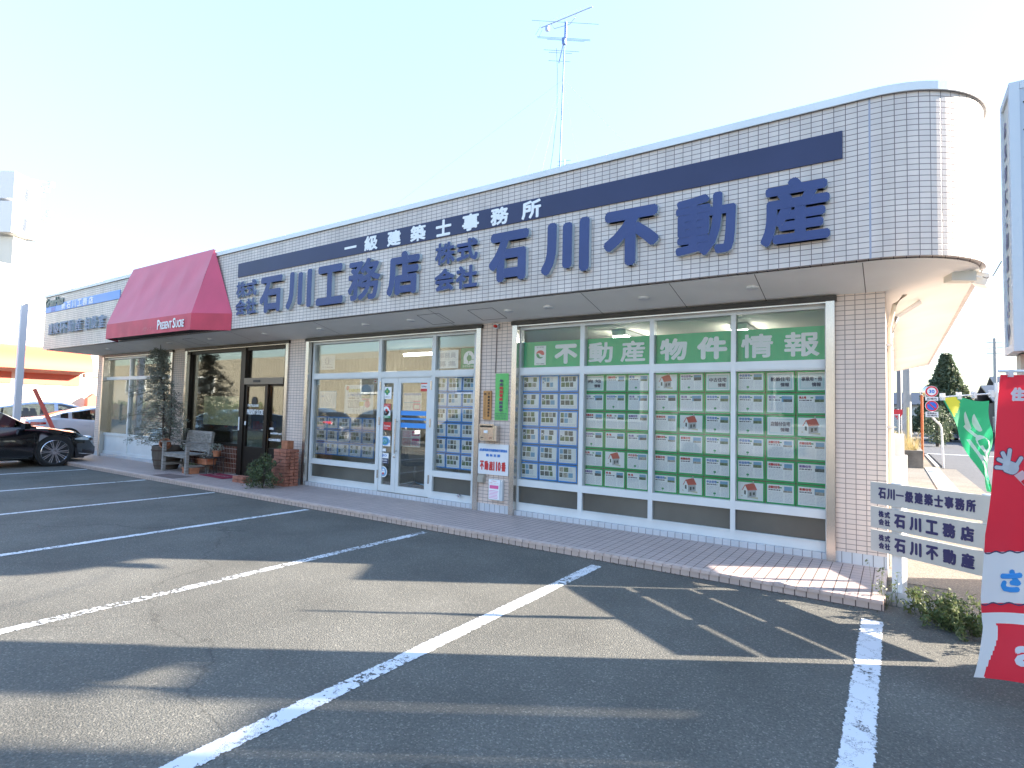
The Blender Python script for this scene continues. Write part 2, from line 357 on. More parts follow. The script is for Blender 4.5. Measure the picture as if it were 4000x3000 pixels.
# ================================================================ SETTING: ground
ASPH = asphalt('lot_asphalt', (.076, .077, .067), (.162, .157, .138), .24)
ASPH2 = asphalt('side_lot_asphalt', (.13, .115, .095), (.24, .215, .18), .22, cracks=False)
ASPHR = asphalt('road_asphalt', (.055, .06, .07), (.10, .105, .115), .12)
DIRT = mat('bare_soil', (.16, .14, .11), .95, 0, .3, .6, .6, 30)
struct(MB().grid(lambda u, v: (-700+1400*u, -700+1400*v, -.03), 8, 8), 'ground', DIRT)
struct(MB().face([(-60, -60, 0), (1.25, -60, 0), (1.25, 11, 0), (.6, 11, 0), (.6, .6, 0), (-19.6, .6, 0), (-19.6, 30, 0), (-60, 30, 0)]), 'parking_lot', ASPH)
struct(MB().face([(.6, .6, .004), (.6, -.8, .004), (1.9, -1.6, .004), (1.9, 18.5, .004), (.1, 18.5, .004), (.1, .6, .004)]), 'side_yard', ASPH2)
struct(MB().face([(1.9, -60, .004), (30, -60, .004), (30, 30, .004), (1.6, 30, .004), (1.6, 18.4, .004), (1.9, 18.4, .004)]), 'cross_road', ASPHR)
struct(MB().face([(1.35, 30, .004), (6.6, 30, .004), (9.5, 160, .004), (3.6, 160, .004)]), 'street', ASPHR)
dm = MB()
for i in range(14):
    y0 = 10.2+i*.6; dm.box(1.02, 1.42, y0, y0+.585, -.02, .02)
struct(dm, 'gutter_cover', CONC)
dg = MB().box(1.08, 1.36, 16.2, 16.75, .021, .03)
for i in range(6): dg.box(1.1+i*.042, 1.12+i*.042, 16.22, 16.73, .03, .036)
struct(dg, 'drain_grate', GALV)
# painted stall lines
WORN = [worn_paint('stall_paint_a', .47), worn_paint('stall_paint_b', .44), worn_paint('stall_paint_c', .375), worn_paint('stall_paint_d', .42)]
LX = [(.036, -.84, .165, 0), (-2.398, -.74, .15, 1), (-4.865, -.66, .14, 2), (-7.357, -.6, .13, 3), (-10.05, -.58, .12, 0), (-12.7, -.57, .12, 0), (-15.6, -.57, .12, 0), (-18.6, -.57, .12, 0)]
for i, (lx, ly, lw, k) in enumerate(LX):
    g = MB(); n = 14; y1 = -6.2
    for j in range(n):
        a, b = ly+(y1-ly)*j/n, ly+(y1-ly)*(j+1)/n
        for sgn in (-1, 1):
            x0, x1 = (lx-lw/2, lx) if sgn < 0 else (lx, lx+lw/2)
            uvs = [(0, 0), (lw/2, 0), (lw/2, 1), (0, 1)] if sgn < 0 else [(lw/2, 0), (0, 0), (0, 1), (lw/2, 1)]
            g.face([(x0, b, .004), (x1, b, .004), (x1, a, .004), (x0, a, .004)], 0, uvs)
    struct(g, 'stall_line', WORN[k])
for (a, b, w) in (((1.45, 19.5), (1.45, 29), .1), ((1.5, 29.7), (6.6, 29.7), .35), ((2.9, 60), (7.4, 60), .5), ((3.6, 78), (8.2, 78), .6)):
    a, b = Vector((*a, .009)), Vector((*b, .009)); d = (b-a).normalized()*0+Vector((-(b-a).y, (b-a).x, 0)).normalized()*w/2
    struct(MB().face([a-d, b-d, b+d, a+d]), 'road_marking', WHITEP)

# ================================================================ SHOP BUILDING
bld = thing('shop_building', 'long single storey shop building clad in pale square tiles with rounded corner', 'building', (-9.5, .743, 0))
FZ0, FZ1 = 3.101, 4.651
CX, CY, CR = .017, .93, .933
XL = -20.8
def outline(r, n=16, yb=12.4):
    """plan of the overhanging band: left back, left front, right front, quarter round, right back"""
    p = [(XL+(CR-r), yb, 0), (XL+(CR-r), CY-r, yb-(CY-r))]
    s = yb-(CY-r)
    p.append((CX, CY-r, s+CX-XL)); s += CX-XL
    for i in range(1, n+1):
        a = math.pi/2*i/n; p.append((CX+r*math.sin(a), CY-r*math.cos(a), s+CR*a))
    s += CR*math.pi/2; p.append((CX+r, yb, s+yb-CY))
    return p
# u offset so that a joint falls on the expansion seam
o1 = outline(CR); so_ = o1[2][2]
def strip(mb, ol, z0, z1, m=0, flip=False):
    for a, b in zip(ol[:-1], ol[1:]):
        q = [(a[0], a[1], z0), (b[0], b[1], z0), (b[0], b[1], z1), (a[0], a[1], z1)]
        u = [(a[2]-so_, z0-FZ1), (b[2]-so_, z0-FZ1), (b[2]-so_, z1-FZ1), (a[2]-so_, z1-FZ1)]
        if flip: q = q[::-1]; u = u[::-1]
        mb.face(q, m, u)
    return mb
fb = strip(MB(), o1, FZ0, FZ1)
o2 = outline(CR-.14)
strip(fb, o2, FZ0, FZ1, 0, True)
for a, b, c, d in zip(o1[:-1], o1[1:], o2[1:], o2[:-1]):
    fb.face([(d[0], d[1], FZ0), (c[0], c[1], FZ0), (b[0], b[1], FZ0), (a[0], a[1], FZ0)])
fb.face([(XL, 12.4, FZ0), (CX+CR, 12.4, FZ0), (CX+CR, 12.4, FZ1), (XL, 12.4, FZ1)])
tag(fb.build('fascia', [T_FASC], bld), 'tiled overhanging fascia band with a rounded right end')
cp = MB(); oc = outline(CR+.03)
strip(cp, oc, FZ1-.004, FZ1+.075)
oci = outline(CR-.17)
for a, b, c, d in zip(oc[:-1], oc[1:], oci[1:], oci[:-1]):
    cp.face([(a[0], a[1], FZ1+.075), (b[0], b[1], FZ1+.075), (c[0], c[1], FZ1+.075), (d[0], d[1], FZ1+.075)])
    cp.face([(d[0], d[1], FZ1-.004), (c[0], c[1], FZ1-.004), (b[0], b[1], FZ1-.004), (a[0], a[1], FZ1-.004)])
for jx in (-19.3, -17.2, -15.4, -13.3, -11.2, -9.1, -6.98, -4.9, -2.7, -.85): cp.box(jx-.012, jx+.012, -.036, -.028, FZ1-.01, FZ1+.078)
cp.build('coping', COPE, bld, smooth=True)
dl = strip(MB(), outline(CR+.012), FZ1-.011, FZ1-.004); dl.build('coping_shadow_gap', mat('gap_grey', (.12, .12, .13), .8), bld)
roof = MB().face([(XL+.1, .12, 4.35), (.0, .12, 4.35), (.82, .95, 4.35), (.82, 12.4, 4.35), (XL+.1, 12.4, 4.35)]); roof.build('roof', CONC, bld)
for (a, b, c) in ((.009, .025, .004), (-4.13, -4.122, .0015)): MB().box(a, b, -c, .01, FZ0, FZ1-.012).build('expansion_joint', mat('joint_sealant', (.32, .35, .45), .6), bld)
# soffit
sf = MB(); oi = [(-18.9, 12.4), (-18.9, WY), (.12, WY)]+[(.12, WY+.0001*i) for i in range(16)]+[(.12, 12.4)]
oo = outline(CR-.05)
for i in range(len(oo)-1):
    a, b = oo[i], oo[i+1]; c, d = oi[min(i+1, len(oi)-1)], oi[min(i, len(oi)-1)]
    sf.face([(a[0], a[1], 3.09), (d[0], d[1], 2.925), (c[0], c[1], 2.925), (b[0], b[1], 3.09)])
sf.build('soffit', SOFF, bld, weld=True)
SJM = mat('soffit_joint_dark', (.17, .16, .15), .8)
def so_z(y): return 3.09-(y-.05)/(WY-.05)*.165-.002
for jx in (-.05, -1.02, -1.93, -3.05, -5.6, -8.3, -11.0, -13.6, -16.3):
    MB().face([(jx-.004, .06, so_z(.06)), (jx-.004, .74, so_z(.74)), (jx+.004, .74, so_z(.74)), (jx+.004, .06, so_z(.06))]).build('soffit_joint', SJM, bld)
for hx in (-5.75, -4.75, -12.9):
    sj = MB()
    for (a, b) in (((hx-.22, .22), (hx+.22, .22)), ((hx-.22, .6), (hx+.22, .6)), ((hx-.22, .22), (hx-.22, .6)), ((hx+.22, .22), (hx+.22, .6))):
        d = (Vector(b)-Vector(a)).normalized(); n_ = Vector((-d.y, d.x))*.006
        sj.face([(a[0]-n_.x, a[1]-n_.y, so_z(a[1]-n_.y)), (b[0]-n_.x, b[1]-n_.y, so_z(b[1]-n_.y)), (b[0]+n_.x, b[1]+n_.y, so_z(b[1]+n_.y)), (a[0]+n_.x, a[1]+n_.y, so_z(a[1]+n_.y))][::-1])
    sj.build('access_hatch', SJM, bld)
for hx in (-1.1, -2.35, -3.7, -4.35, -6.25, -7.3, -8.5, -10.2, -12.2, -14.0, -17.3):
    MB().lathe([(.0, -.012), (.055, -.012), (.07, -.004), (.07, .03)], (hx, .38, so_z(.38)), 20).build('downlight', WHITEP, bld, smooth=True)

# walls (piers)
PIERS = [(-18.9, -18.53), (-14.56, -13.94), (-9.91, -9.35), (-5.085, -4.505), (-.335, .12)]
for i, (a, b) in enumerate(PIERS):
    pw = MB(); pw.face([(a, WY, .2), (b, WY, .2), (b, WY, 2.96), (a, WY, 2.96)], 0, [(0, .2-2.96), (b-a, .2-2.96), (b-a, 0), (0, 0)])
    for (xx, s) in ((a, 0), (b, 1)):
        q = [(xx, WY, .2), (xx, WY+.14, .2), (xx, WY+.14, 2.96), (xx, WY, 2.96)]
        pw.face(q if s else q[::-1], 0)
    pw.build('tiled_pier', T_PIER, bld)
pw = MB()
pw.face([(.12, WY, .2), (.12, 12.3, .2), (.12, 12.3, 2.96), (.12, WY, 2.96)], 0)
pw.build('side_wall', T_PIER, bld)
MB().face([(-18.9, 12.3, .2), (-18.9, WY, .2), (-18.9, WY, 2.96), (-18.9, 12.3, 2.96)], 0).build('side_wall', T_PIER, bld)
for a, b in PIERS:
    bw = MB().box(a-.0, b+(.004 if b > 0 else 0), WY-.004, WY+.14, .0, .2)
    bw.build('base_course', T_BASE, bld)
MB().box(.1, .124, WY+.14, 12.3, 0, .2).build('base_course', T_BASE, bld)
bk = MB().box(-18.8, .02, 12.2, 12.3, 0, 3.4); bk.build('back_wall', CONC, bld)
# head above windows inside + interior ceiling slab
MB().box(-18.52, -.34, WY+.16, WY+.3, 2.90, 3.3).build('lintel', CONC, bld)

# step / platform
pt = MB()
pt.face([(-19.6, -.532, .085), (.107, -.532, .085), (.107, WY+.1, .085), (-19.6, WY+.1, .085)], 0, [(0-.107+19.7, 0), (.107+19.6, 0), (.107+19.6, WY+.63), (0, WY+.63)])
pt.build('tiled_step_top', T_STEP, bld)
pr = MB().face([(-19.6, -.532, -.02), (.107, -.532, -.02), (.107, -.532, .081), (-19.6, -.532, .081)]).face([(.107, -.532, -.02), (.107, WY, -.02), (.107, WY, .081), (.107, -.532, .081)])
pr.build('tiled_step_riser', T_STEPV, bld)
jn = MB(); x = .1095
while x > -19.5:
    jn.face([(x-.0055, -.458, .0862), (x+.0015, -.458, .0862), (x+.0015, WY-.05, .0862), (x-.0055, WY-.05, .0862)]); x -= .0935
jn.build('step_joint', STEPJ, bld)
ns = MB()
x = .107
while x > -19.6:
    ns.box(x-.0895, x-.004, -.545, -.46, .058, .089); x -= .0935
y = -.46
while y < WY-.1:
    ns.box(.107-.085, .118, y, y+.0895, .058, .089); y += .0935
ns.build('nosing_tile', mat('nosing', (.60, .48, .43), .5, 0, .12, 9), bld)

# ---- window bays
def bay(name, label, x0, x1, jam=True):
    for (a, b) in ((x0, x0+.085), (x1-.085, x1)):
        o = MB().box(a, b, WY-.035, WY+.13, .086, 2.861).build('steel_jamb', STEEL, bld)
    MB().box(x0-.02, x1+.02, WY-.045, WY+.02, 2.862, 2.918).build('shutter_housing', DSTEEL, bld)
    MB().box(x0+.086, x1-.086, WY-.02, WY+.12, 2.845, 2.860).build('shutter_guide', STEEL, bld)
    return o
for (a, b) in ((-18.53, -14.56), (-13.94, -9.91), (-9.35, -5.085), (-4.505, -.335)): bay('', '', a, b)
FY = .80; GY = .845
def frame_rect(mb, a, b, c, d, t, y0=FY, y1=FY+.08, m=0):
    """hollow frame round opening x a..b, z c..d, member widths t (l, r, bottom, top)"""
    l, r, bo, to = t
    mb.box(a, a+l, y0, y1, c, d, m); mb.box(b-r, b, y0, y1, c, d, m)
    mb.box(a+l, b-r, y0, y1, c, c+bo, m); mb.box(a+l, b-r, y0, y1, d-to, d, m)
def pane(a, b, c, d, parent, m=GLASS, y=GY, name='glass_pane'):
    return MB().box(a, b, y, y+.006, c, d).build(name, m, parent)
g_ = lambda x: gx(x, FY); h_ = lambda z: gz(z, FY)
# big window on the right
def shopfront(x0, x1, mulls, door=None, label=''):
    fr = MB()
    A, B = g_(x0), g_(x1); zb, zt = .155, 2.855
    xs = [A]+[v for m in mulls for v in (g_(m[0]), g_(m[1]))]+[B]
    fr.box(A, A+.06, FY, FY+.09, zb, zt); fr.box(B-.045, B, FY, FY+.09, zb, zt)
    for m in mulls: fr.box(g_(m[0]), g_(m[1]), FY-.004, FY+.09, zb, zt)
    bays = [(A+.06 if i == 0 else xs[2*i], (B-.045 if i == len(xs)//2-1 else xs[2*i+1])) for i in range(len(xs)//2)]
    for i, (a, b) in enumerate(bays):
        fr.box(a, b, FY+.002, FY+.088, 2.80, zt)
        fr.box(a, b, FY-.002, FY+.088, h_(2.12), h_(2.232))
        fr.box(a+.0005, b-.0005, FY-.012, FY-.003, h_(2.135), h_(2.165))
        if door is None or i != door:
            fr.box(a, b, FY-.002, FY+.088, h_(.515), h_(.61)); fr.box(a, b, FY-.002, FY+.088, zb, h_(.275)); fr.box(a, b, FY-.01, FY-.0025, h_(.262), h_(.272))
    f = fr.build('window_frame', ALU, bld); f['label'] = label
    for i, (a, b) in enumerate(bays):
        pane(a, b, h_(2.232), 2.80, f)
        if door is None or i != door:
            pane(a, b, h_(.61), h_(2.12), f); pane(a, b, h_(.275), h_(.515), f, FROST, GY-.005, 'frosted_pane')
            tb = MB(); xx = a
    sl_ = MB(); xx = A-.05
    sl_.box(A-.06, B+.03, FY-.05, FY+.1, .087, .153)
    sl_.build('tiled_sill', T_BASE, bld)
    return f, bays
bigf, bigb = shopfront(-4.43, -.386, [(-3.395, -3.330), (-2.405, -2.348), (-1.408, -1.354)], None, 'white four bay window frame right of the mailbox pier')
midf, midb = shopfront(-9.17, -5.187, [(-7.345, -7.27), (-6.1, -6.02)], 1, 'white window and door frame left of the mailbox pier')
# glass doors in the middle bay
da, db = midb[1]; sx = g_(-6.86)
dbz, dtz = .16, h_(2.12)
for k, (a, b, st) in enumerate(((da+.004, sx-.003, (.075, .1)), (sx+.003, db-.004, (.07, .085)))):
    d = MB(); frame_rect(d, a, b, dbz, dtz-.003, (st[0], st[1] if k == 0 else .09, .115, .085), FY+.006, FY+.05)
    do = d.build('door', ALU, bld); do['label'] = ('narrow glazed door leaf with stickers', 'wide glazed door leaf with pull handle')[k]
    pane(a+st[0], b-(st[1] if k == 0 else .09), dbz+.115, dtz-.088, do, GLASS, FY+.025)
    hx = a-.0 if k == 0 else b
    for hz_ in (.38, 1.3, 1.92):
        MB().box((a-.022 if k == 0 else b-.004), (a+.004 if k == 0 else b+.022), FY-.012, FY+.004, hz_, hz_+.14).build('hinge', STEEL, do)
    if k == 1:
        MB().tube([(a+.02, FY-.05, .83), (a+.02, FY-.05, 1.42)], .012, 10).tube([(a+.02, FY-.05, .87), (a+.02, FY+.01, .87)], .008).tube([(a+.02, FY-.05, 1.37), (a+.02, FY+.01, 1.37)], .008).build('door_handle', STEEL, do, smooth=True)
        MB().lathe([(.02, -.01), (.0, -.014)], (a-.03, FY-.0, .77), 12, axis='y').build('lock', STEEL, do)
MB().box(da-.1, db+.05, FY-.03, FY+.09, .087, .155).build('door_threshold', STEEL, bld)
MB().lathe([(.0, 0), (.028, 0), (.028, .02), (.012, .03), (.012, .05), (.02, .06), (0, .062)], (g_(-5.42), FY-.06, .26), 12, axis='y').build('door_stop', CHROME, bld, smooth=True)

# left shop window (white, vertical blinds)
lf = MB(); A, B = g_(-18.44), g_(-14.64)
lm = g_(-16.87)
for (a, b) in ((A, A+.09), (B-.05, B), (lm-.035, lm+.035)): lf.box(a, b, FY, FY+.08, .155, 2.86)
for (a, b) in ((A+.09, lm-.035), (lm+.035, B-.05)):
    for (c, d) in ((2.79, 2.86), (h_(2.215), h_(2.30)), (h_(.68), h_(.745)), (.155, .23)): lf.box(a, b, FY+.002, FY+.078, c, d)
leftf = lf.build('window_frame', ALU, bld); leftf['label'] = 'white window frame behind the potted conifer'
for (a, b) in ((A+.09, lm-.035), (lm+.035, B-.05)):
    pane(a, b, h_(.745), h_(2.215), leftf); pane(a, b, h_(2.30), 2.79, leftf)
    MB().box(a, b, FY+.03, FY+.05, .23, h_(.68)).build('lower_panel', ALU, leftf)
    bl_ = MB(); xx = a+.03
    while xx < b-.05:
        bl_.obox((xx, GY+.16, 1.45), (.032, .012, 0), (-.0003, .0009, 0), (0, 0, .78)); xx += .08
    bl_.build('vertical_blind', mat('blind_fabric', (.66, .66, .64), .8), leftf)
MB().box(A-.05, B+.05, FY-.05, FY+.09, .087, .153).build('tiled_sill', T_BASE, bld)

# patisserie front (dark frame)
pf = MB(); A, B = g_(-13.86), g_(-9.98); m0, m1 = g_(-11.575), g_(-11.41); s0, s1 = g_(-10.70), g_(-10.60)
pf.box(A, A+.13, FY-.02, FY+.09, .09, 2.86); pf.box(B-.05, B, FY-.02, FY+.09, .09, 2.86); pf.box(m0, m1, FY-.03, FY+.09, .09, 2.86)
pf.box(A+.13, m0, FY, FY+.08, 2.78, 2.86); pf.box(m1, B-.05, FY, FY+.08, 2.78, 2.86); pf.box(A+.13, m0, FY-.01, FY+.08, h_(.70), h_(.755))
patf = pf.build('window_frame', DARKF, bld); patf['label'] = 'dark bronze frame of the cake shop window and door'
MB().box(m1, B-.05, FY-.04, FY+.1, h_(2.04), h_(2.175)).build('door_header', mat('bronze_header', (.16, .145, .13), .35, .6), patf)
MB().box(m1+.35, m1+.6, FY-.046, FY-.04, h_(2.08), h_(2.13)).build('door_sensor', BLACKM, patf)
MB().box(A+.13, m0, FY+.01, FY+.12, .09, h_(.70)).build('brown_tile_panel', T_BROWN, patf)
pane(A+.13, m0, h_(.755), 2.78, patf); pane(m1, B-.05, h_(2.175), 2.78, patf)
dd = MB()
frame_rect(dd, m1+.002, s1, .095, h_(2.04)-.003, (.07, .10, .62, .04), FY+.0, FY+.04)
pd = dd.build('door', DARKF, bld); pd['label'] = 'dark framed sliding door of the cake shop'
pane(m1+.072, s1-.10, .715, h_(2.04)-.043, pd, GLASS, FY+.02)
dd = MB(); frame_rect(dd, s1+.003, B-.052, .095, h_(2.04)-.003, (.03, .03, .62, .04), FY+.045, FY+.075)
pd2 = dd.build('side_panel', DARKF, bld); pane(s1+.033, B-.082, .715, h_(2.04)-.043, pd2, GLASS, FY+.06)
tl = MB()
ftext(tl, 'PRESENT SUCRE', m1+.08, s1-.14, h_(1.40), h_(1.51), FY+.014, 0, .004)
ftext(tl, 'PATISSERIE', m1+.10, s1-.32, h_(1.565), h_(1.62), FY+.014, 0, .003)
tl.build('lettering', WHITEL, pd)
MB().lathe([(.0, 0), (.10, 0)], (m1+.33, FY+.012, h_(1.68)), 20, axis='y').build('emblem', BLACKM, pd)
for (st, a, b, c, d) in (('OPEN', s1+.06, s1+.20, 1.10, 1.15), ('am10:00~pm7:', s1+.10, B-.1, 1.0, 1.055), ('CLOSE/火曜日', s1+.05, B-.17, .87, .93)):
    ftext(MB(), st, a, b, h_(c), h_(d), FY+.043, 0, .004).build('lettering', WHITEL, pd2)
MB().box(m1-.14, m1-.11, FY-.045, FY-.032, 1.05, 1.34).build('notice_strip', WHITEL, patf)
MB().box(m1+.03, m1+.08, FY-.006, FY-.0005, 1.17, 1.25).build('switch_sticker', WHITEL, pd)

# interiors
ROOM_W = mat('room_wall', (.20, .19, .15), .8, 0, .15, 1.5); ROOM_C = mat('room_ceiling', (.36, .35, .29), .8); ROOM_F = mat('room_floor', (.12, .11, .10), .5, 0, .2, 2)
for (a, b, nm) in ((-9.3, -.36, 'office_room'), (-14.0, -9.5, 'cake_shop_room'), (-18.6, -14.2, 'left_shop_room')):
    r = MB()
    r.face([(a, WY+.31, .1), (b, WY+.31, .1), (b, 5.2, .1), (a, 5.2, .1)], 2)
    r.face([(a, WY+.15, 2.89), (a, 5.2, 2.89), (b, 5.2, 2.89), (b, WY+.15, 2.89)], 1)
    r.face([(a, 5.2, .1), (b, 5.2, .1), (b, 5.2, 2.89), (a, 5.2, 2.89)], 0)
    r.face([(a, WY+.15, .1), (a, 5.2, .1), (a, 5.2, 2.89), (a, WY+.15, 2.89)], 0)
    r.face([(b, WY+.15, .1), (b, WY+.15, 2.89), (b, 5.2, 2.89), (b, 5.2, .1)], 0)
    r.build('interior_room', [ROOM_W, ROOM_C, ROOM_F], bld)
LAMP = mat('fluorescent_tube', (1, .98, .9), .5, emit=14)
for (lx, y0, y1) in ((-3.33, 1.9, 3.1), (-1.6, 2.0, 3.2), (-16.4, 1.8, 3.0)):
    o = MB().box(lx-.11, lx+.11, y0, y1, 2.80, 2.885).build('ceiling_light', WHITEP, bld)
    for dx in (-.09, .09): MB().tube([(lx+dx, y0+.02, 2.775), (lx+dx, y1-.02, 2.775)], .018, 8).build('tube', LAMP, o)
o = MB().box(-8.75, -7.7, 2.66, 2.84, 2.80, 2.885).build('ceiling_light', WHITEP, bld)
MB().tube([(-8.7, 2.75, 2.775), (-7.75, 2.75, 2.775)], .03, 8).build('tube', LAMP, o)
# roller shade in the mid window and office sign film
ROLL = mat('roller_shade', (.55, .55, .47), .8)
for (a, b, c) in ((midb[0][0], midb[0][1], 2.50), (midb[2][0], midb[2][1], 2.60)):
    MB().box(a+.01, b-.01, GY+.05, GY+.056, c, 2.8).build('roller_blind', ROLL, bld)

# ================================================================ signs on the fascia
bs = thing('fascia_band_sign', 'long navy band sign with white lettering across the upper fascia', 'sign', (-5.4, 0, 4.25))
MB().box(-10.595, -.206, -.022, -.0015, 4.112, 4.386).build('panel', NAVY, bs)
CHL = mat('white_channel_letter', (.85, .88, .9), .4)
for ch, a, b in (('一', -7.432, -7.142), ('級', -6.949, -6.641), ('建', -6.424, -6.129), ('築', -5.926, -5.615), ('士', -5.414, -5.121), ('事', -4.916, -4.617), ('務', -4.414, -4.116), ('所', -3.905, -3.607)):
    bl_ = MB()
    if ch == '一': bl_.box(a, b, -.026, -.0225, 4.225, 4.262)
    else: ftext(bl_, ch, a, b, 4.125, 4.370, -.0225, .003, .010)
    bl_.build('raised_character', CHL, bs)
def raised(chars, name, label, face=BLUEL, depth=.06, bold=.032, z0=3.32, z1=4.0, n=10):
    t = thing(name, label, 'sign', (chars[0][1], 0, z0))
    for (ch, a, b, *zz) in chars:
        c, d = zz if zz else (z0, z1); bo = bold if not zz else bold*.36
        mb = MB(); bo *= {'動': .62, '産': .66, '務': .62, '株': .85, '築': .7, '建': .8, '談': .6, '相': .8}.get(ch, 1); text(mb, ch, (a, -.0015, c), X, Z, -Y, b-a, d-c, depth if not zz else depth*.8, bo, 0, 1, 3, n)
        mb.build('raised_character', [face, LSIDE], t)
    return t
raised([('株', -10.575, -10.24, 3.69, 4.01), ('式', -10.22, -9.875, 3.69, 4.01), ('会', -10.575, -10.24, 3.34, 3.655), ('社', -10.22, -9.875, 3.34, 3.655),
        ('石', -9.755, -9.06), ('川', -8.934, -8.21), ('工', -8.08, -7.385), ('務', -7.265, -6.51), ('店', -6.364, -5.68)],
       'raised_lettering_sign', 'smaller-looking blue raised letters 株式会社石川工務店 on the fascia beside the red awning', bold=.035)
raised([('株', -5.39, -5.01, 3.69, 4.015), ('式', -4.985, -4.60, 3.69, 4.015), ('会', -5.39, -5.01, 3.30, 3.63), ('社', -4.985, -4.60, 3.30, 3.63),
        ('石', -4.40, -3.76), ('川', -3.57, -2.885), ('不', -2.699, -2.01), ('動', -1.82, -1.18), ('産', -.94, -.31)],
       'raised_lettering_sign', 'blue raised letters 株式会社石川不動産 on the fascia near the rounded corner', bold=.041)
GREYL = mat('faded_letter_face', (.20, .28, .42), .5)
raised([('建', -20.27, -19.95), ('築', -19.9, -19.5), ('・', -19.42, -19.32), ('不', -19.3, -18.92), ('動', -18.86, -18.45), ('産', -18.36, -17.93), ('相', -17.72, -17.42), ('談', -17.30, -16.98), ('室', -16.86, -16.55)],
       'raised_lettering_sign', 'faded grey-blue raised letters 建築・不動産相談室 left of the red awning', face=GREYL, bold=.011, z0=3.50, z1=3.83)
gs = MB(); ftext(gs, 'GreenHaus', -20.72, -19.38, 4.34, 4.60, -.0015, .03, .016)
tag(gs.build('cut_letter_sign', mat('grey_green_letter', (.14, .20, .19), .5)), 'small grey-green cut-out Latin letters at the far left top of the fascia', 'sign')
b2 = thing('light_blue_band_sign', 'short light blue band sign with white lettering left of the red awning', 'sign', (-18.3, 0, 4.3))
MB().box(-20.75, -15.82, -.02, -.0015, 4.175, 4.40).build('panel', mat('light_blue_panel', (.16, .36, .80), .45), b2)
bl_ = MB(); xx = -19.5
for ch in '㈱石川工務店': ftext(bl_, ch, xx, xx+.27, 4.19, 4.385, -.0205, .003, .008); xx += .37
bl_.build('lettering', WHITEL, b2); MB().box(-20.28, -19.97, -.023, -.0205, 4.19, 4.31).build('blue_square', mat('violet_blue', (.12, .2, .6), .5), b2)

# ================================================================ awning
aw = thing('red_awning', 'large plain red fabric awning with a hanging valance over the cake shop', 'awning', (-13.2, 0, 3.07))
TL, TR = Vector((-15.05, -.06, 4.80)), Vector((-11.44, -.06, 4.80))
VL, VR = Vector((-15.18, -.50, 3.41)), Vector((-11.47, -.44, 3.41))
BL, BR = VL+Vector((0, -.01, -.34)), VR+Vector((.0, -.015, -.34))
WL, WR = Vector((-15.75, -.005, 3.41)), Vector((-10.76, -.005, 3.41))
def sheet(a, b, c, d, nu, nv, bulge, nrm):
    return lambda u, v: (a*(1-u)+b*u)*(1-v)+(d*(1-u)+c*u)*v+nrm*(bulge*math.sin(math.pi*u*1)*math.sin(math.pi*v)-.010*abs(math.sin(math.pi*4*u))*math.sin(math.pi*v)+.004*math.sin(23*u+9*v)*math.sin(math.pi*v))
ab = MB()
ab.grid(sheet(TL, TR, VR, VL, 1, 1, -.03, Vector((0, -1, .3))), 64, 20)
ab.grid(lambda u, v: TR*(1-v)+(VR*(1-u)+WR*u)*v, 8, 14); ab.grid(lambda u, v: TL*(1-v)+(WL*(1-u)+VL*u)*v, 8, 14)
ab.build('canopy', RED, aw, smooth=True)
vb = MB()
def val(a, b, n):
    dz = Vector((0, -.01, -.34))
    vb.grid(lambda u, v: a.lerp(b, u)+dz*v+Vector((0, -.004*math.sin(u*n*6.28), 0))*v, n*4, 3)
val(VL, VR, 10); val(VR, WR, 3); val(WL, VL, 3)
RED2 = mat('valance_fabric', (.58, .05, .09), .6, 0, .14, 2.5, sheen=.2)
vb.build('valance', RED2, aw, smooth='all')
fr = MB()
for a, b in ((TL, VL), (TR, VR), (VL, VR), (VR, WR), (VL, WL)): fr.tube([a+Vector((0, .03, -.02)), b+Vector((0, .03, -.02))], .013, 6)
fr.tube([BL+Vector((0, .02, .02)), BR+Vector((0, .02, .02))], .012, 6)
fr.build('frame', BLACKM, aw)
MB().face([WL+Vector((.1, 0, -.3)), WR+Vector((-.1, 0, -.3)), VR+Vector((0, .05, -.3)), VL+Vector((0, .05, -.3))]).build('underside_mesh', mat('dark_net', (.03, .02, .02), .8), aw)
at = MB(); vd = (VR-VL).normalized(); vo = VL+vd*(2.42)+Vector((0, -.022, -.27))
text(at, 'P', vo, vd, Z, -Y, .11, .21, .0, .008); text(at, 'RESENT', vo+vd*.125, vd, Z, -Y, .47, .16, 0, .006)
text(at, 'S', vo+vd*.63, vd, Z, -Y, .11, .21, 0, .008); text(at, 'UCRE', vo+vd*.75, vd, Z, -Y, .32, .16, 0, .006)
at.build('lettering', WHITEL, aw)
at = MB(); text(at, 'パティスリー', vo-vd*.62, vd, Z, -Y, .55, .09, 0, .0)
at.build('worn_lettering', mat('worn_letter_pink', (.62, .22, .24), .6), aw)

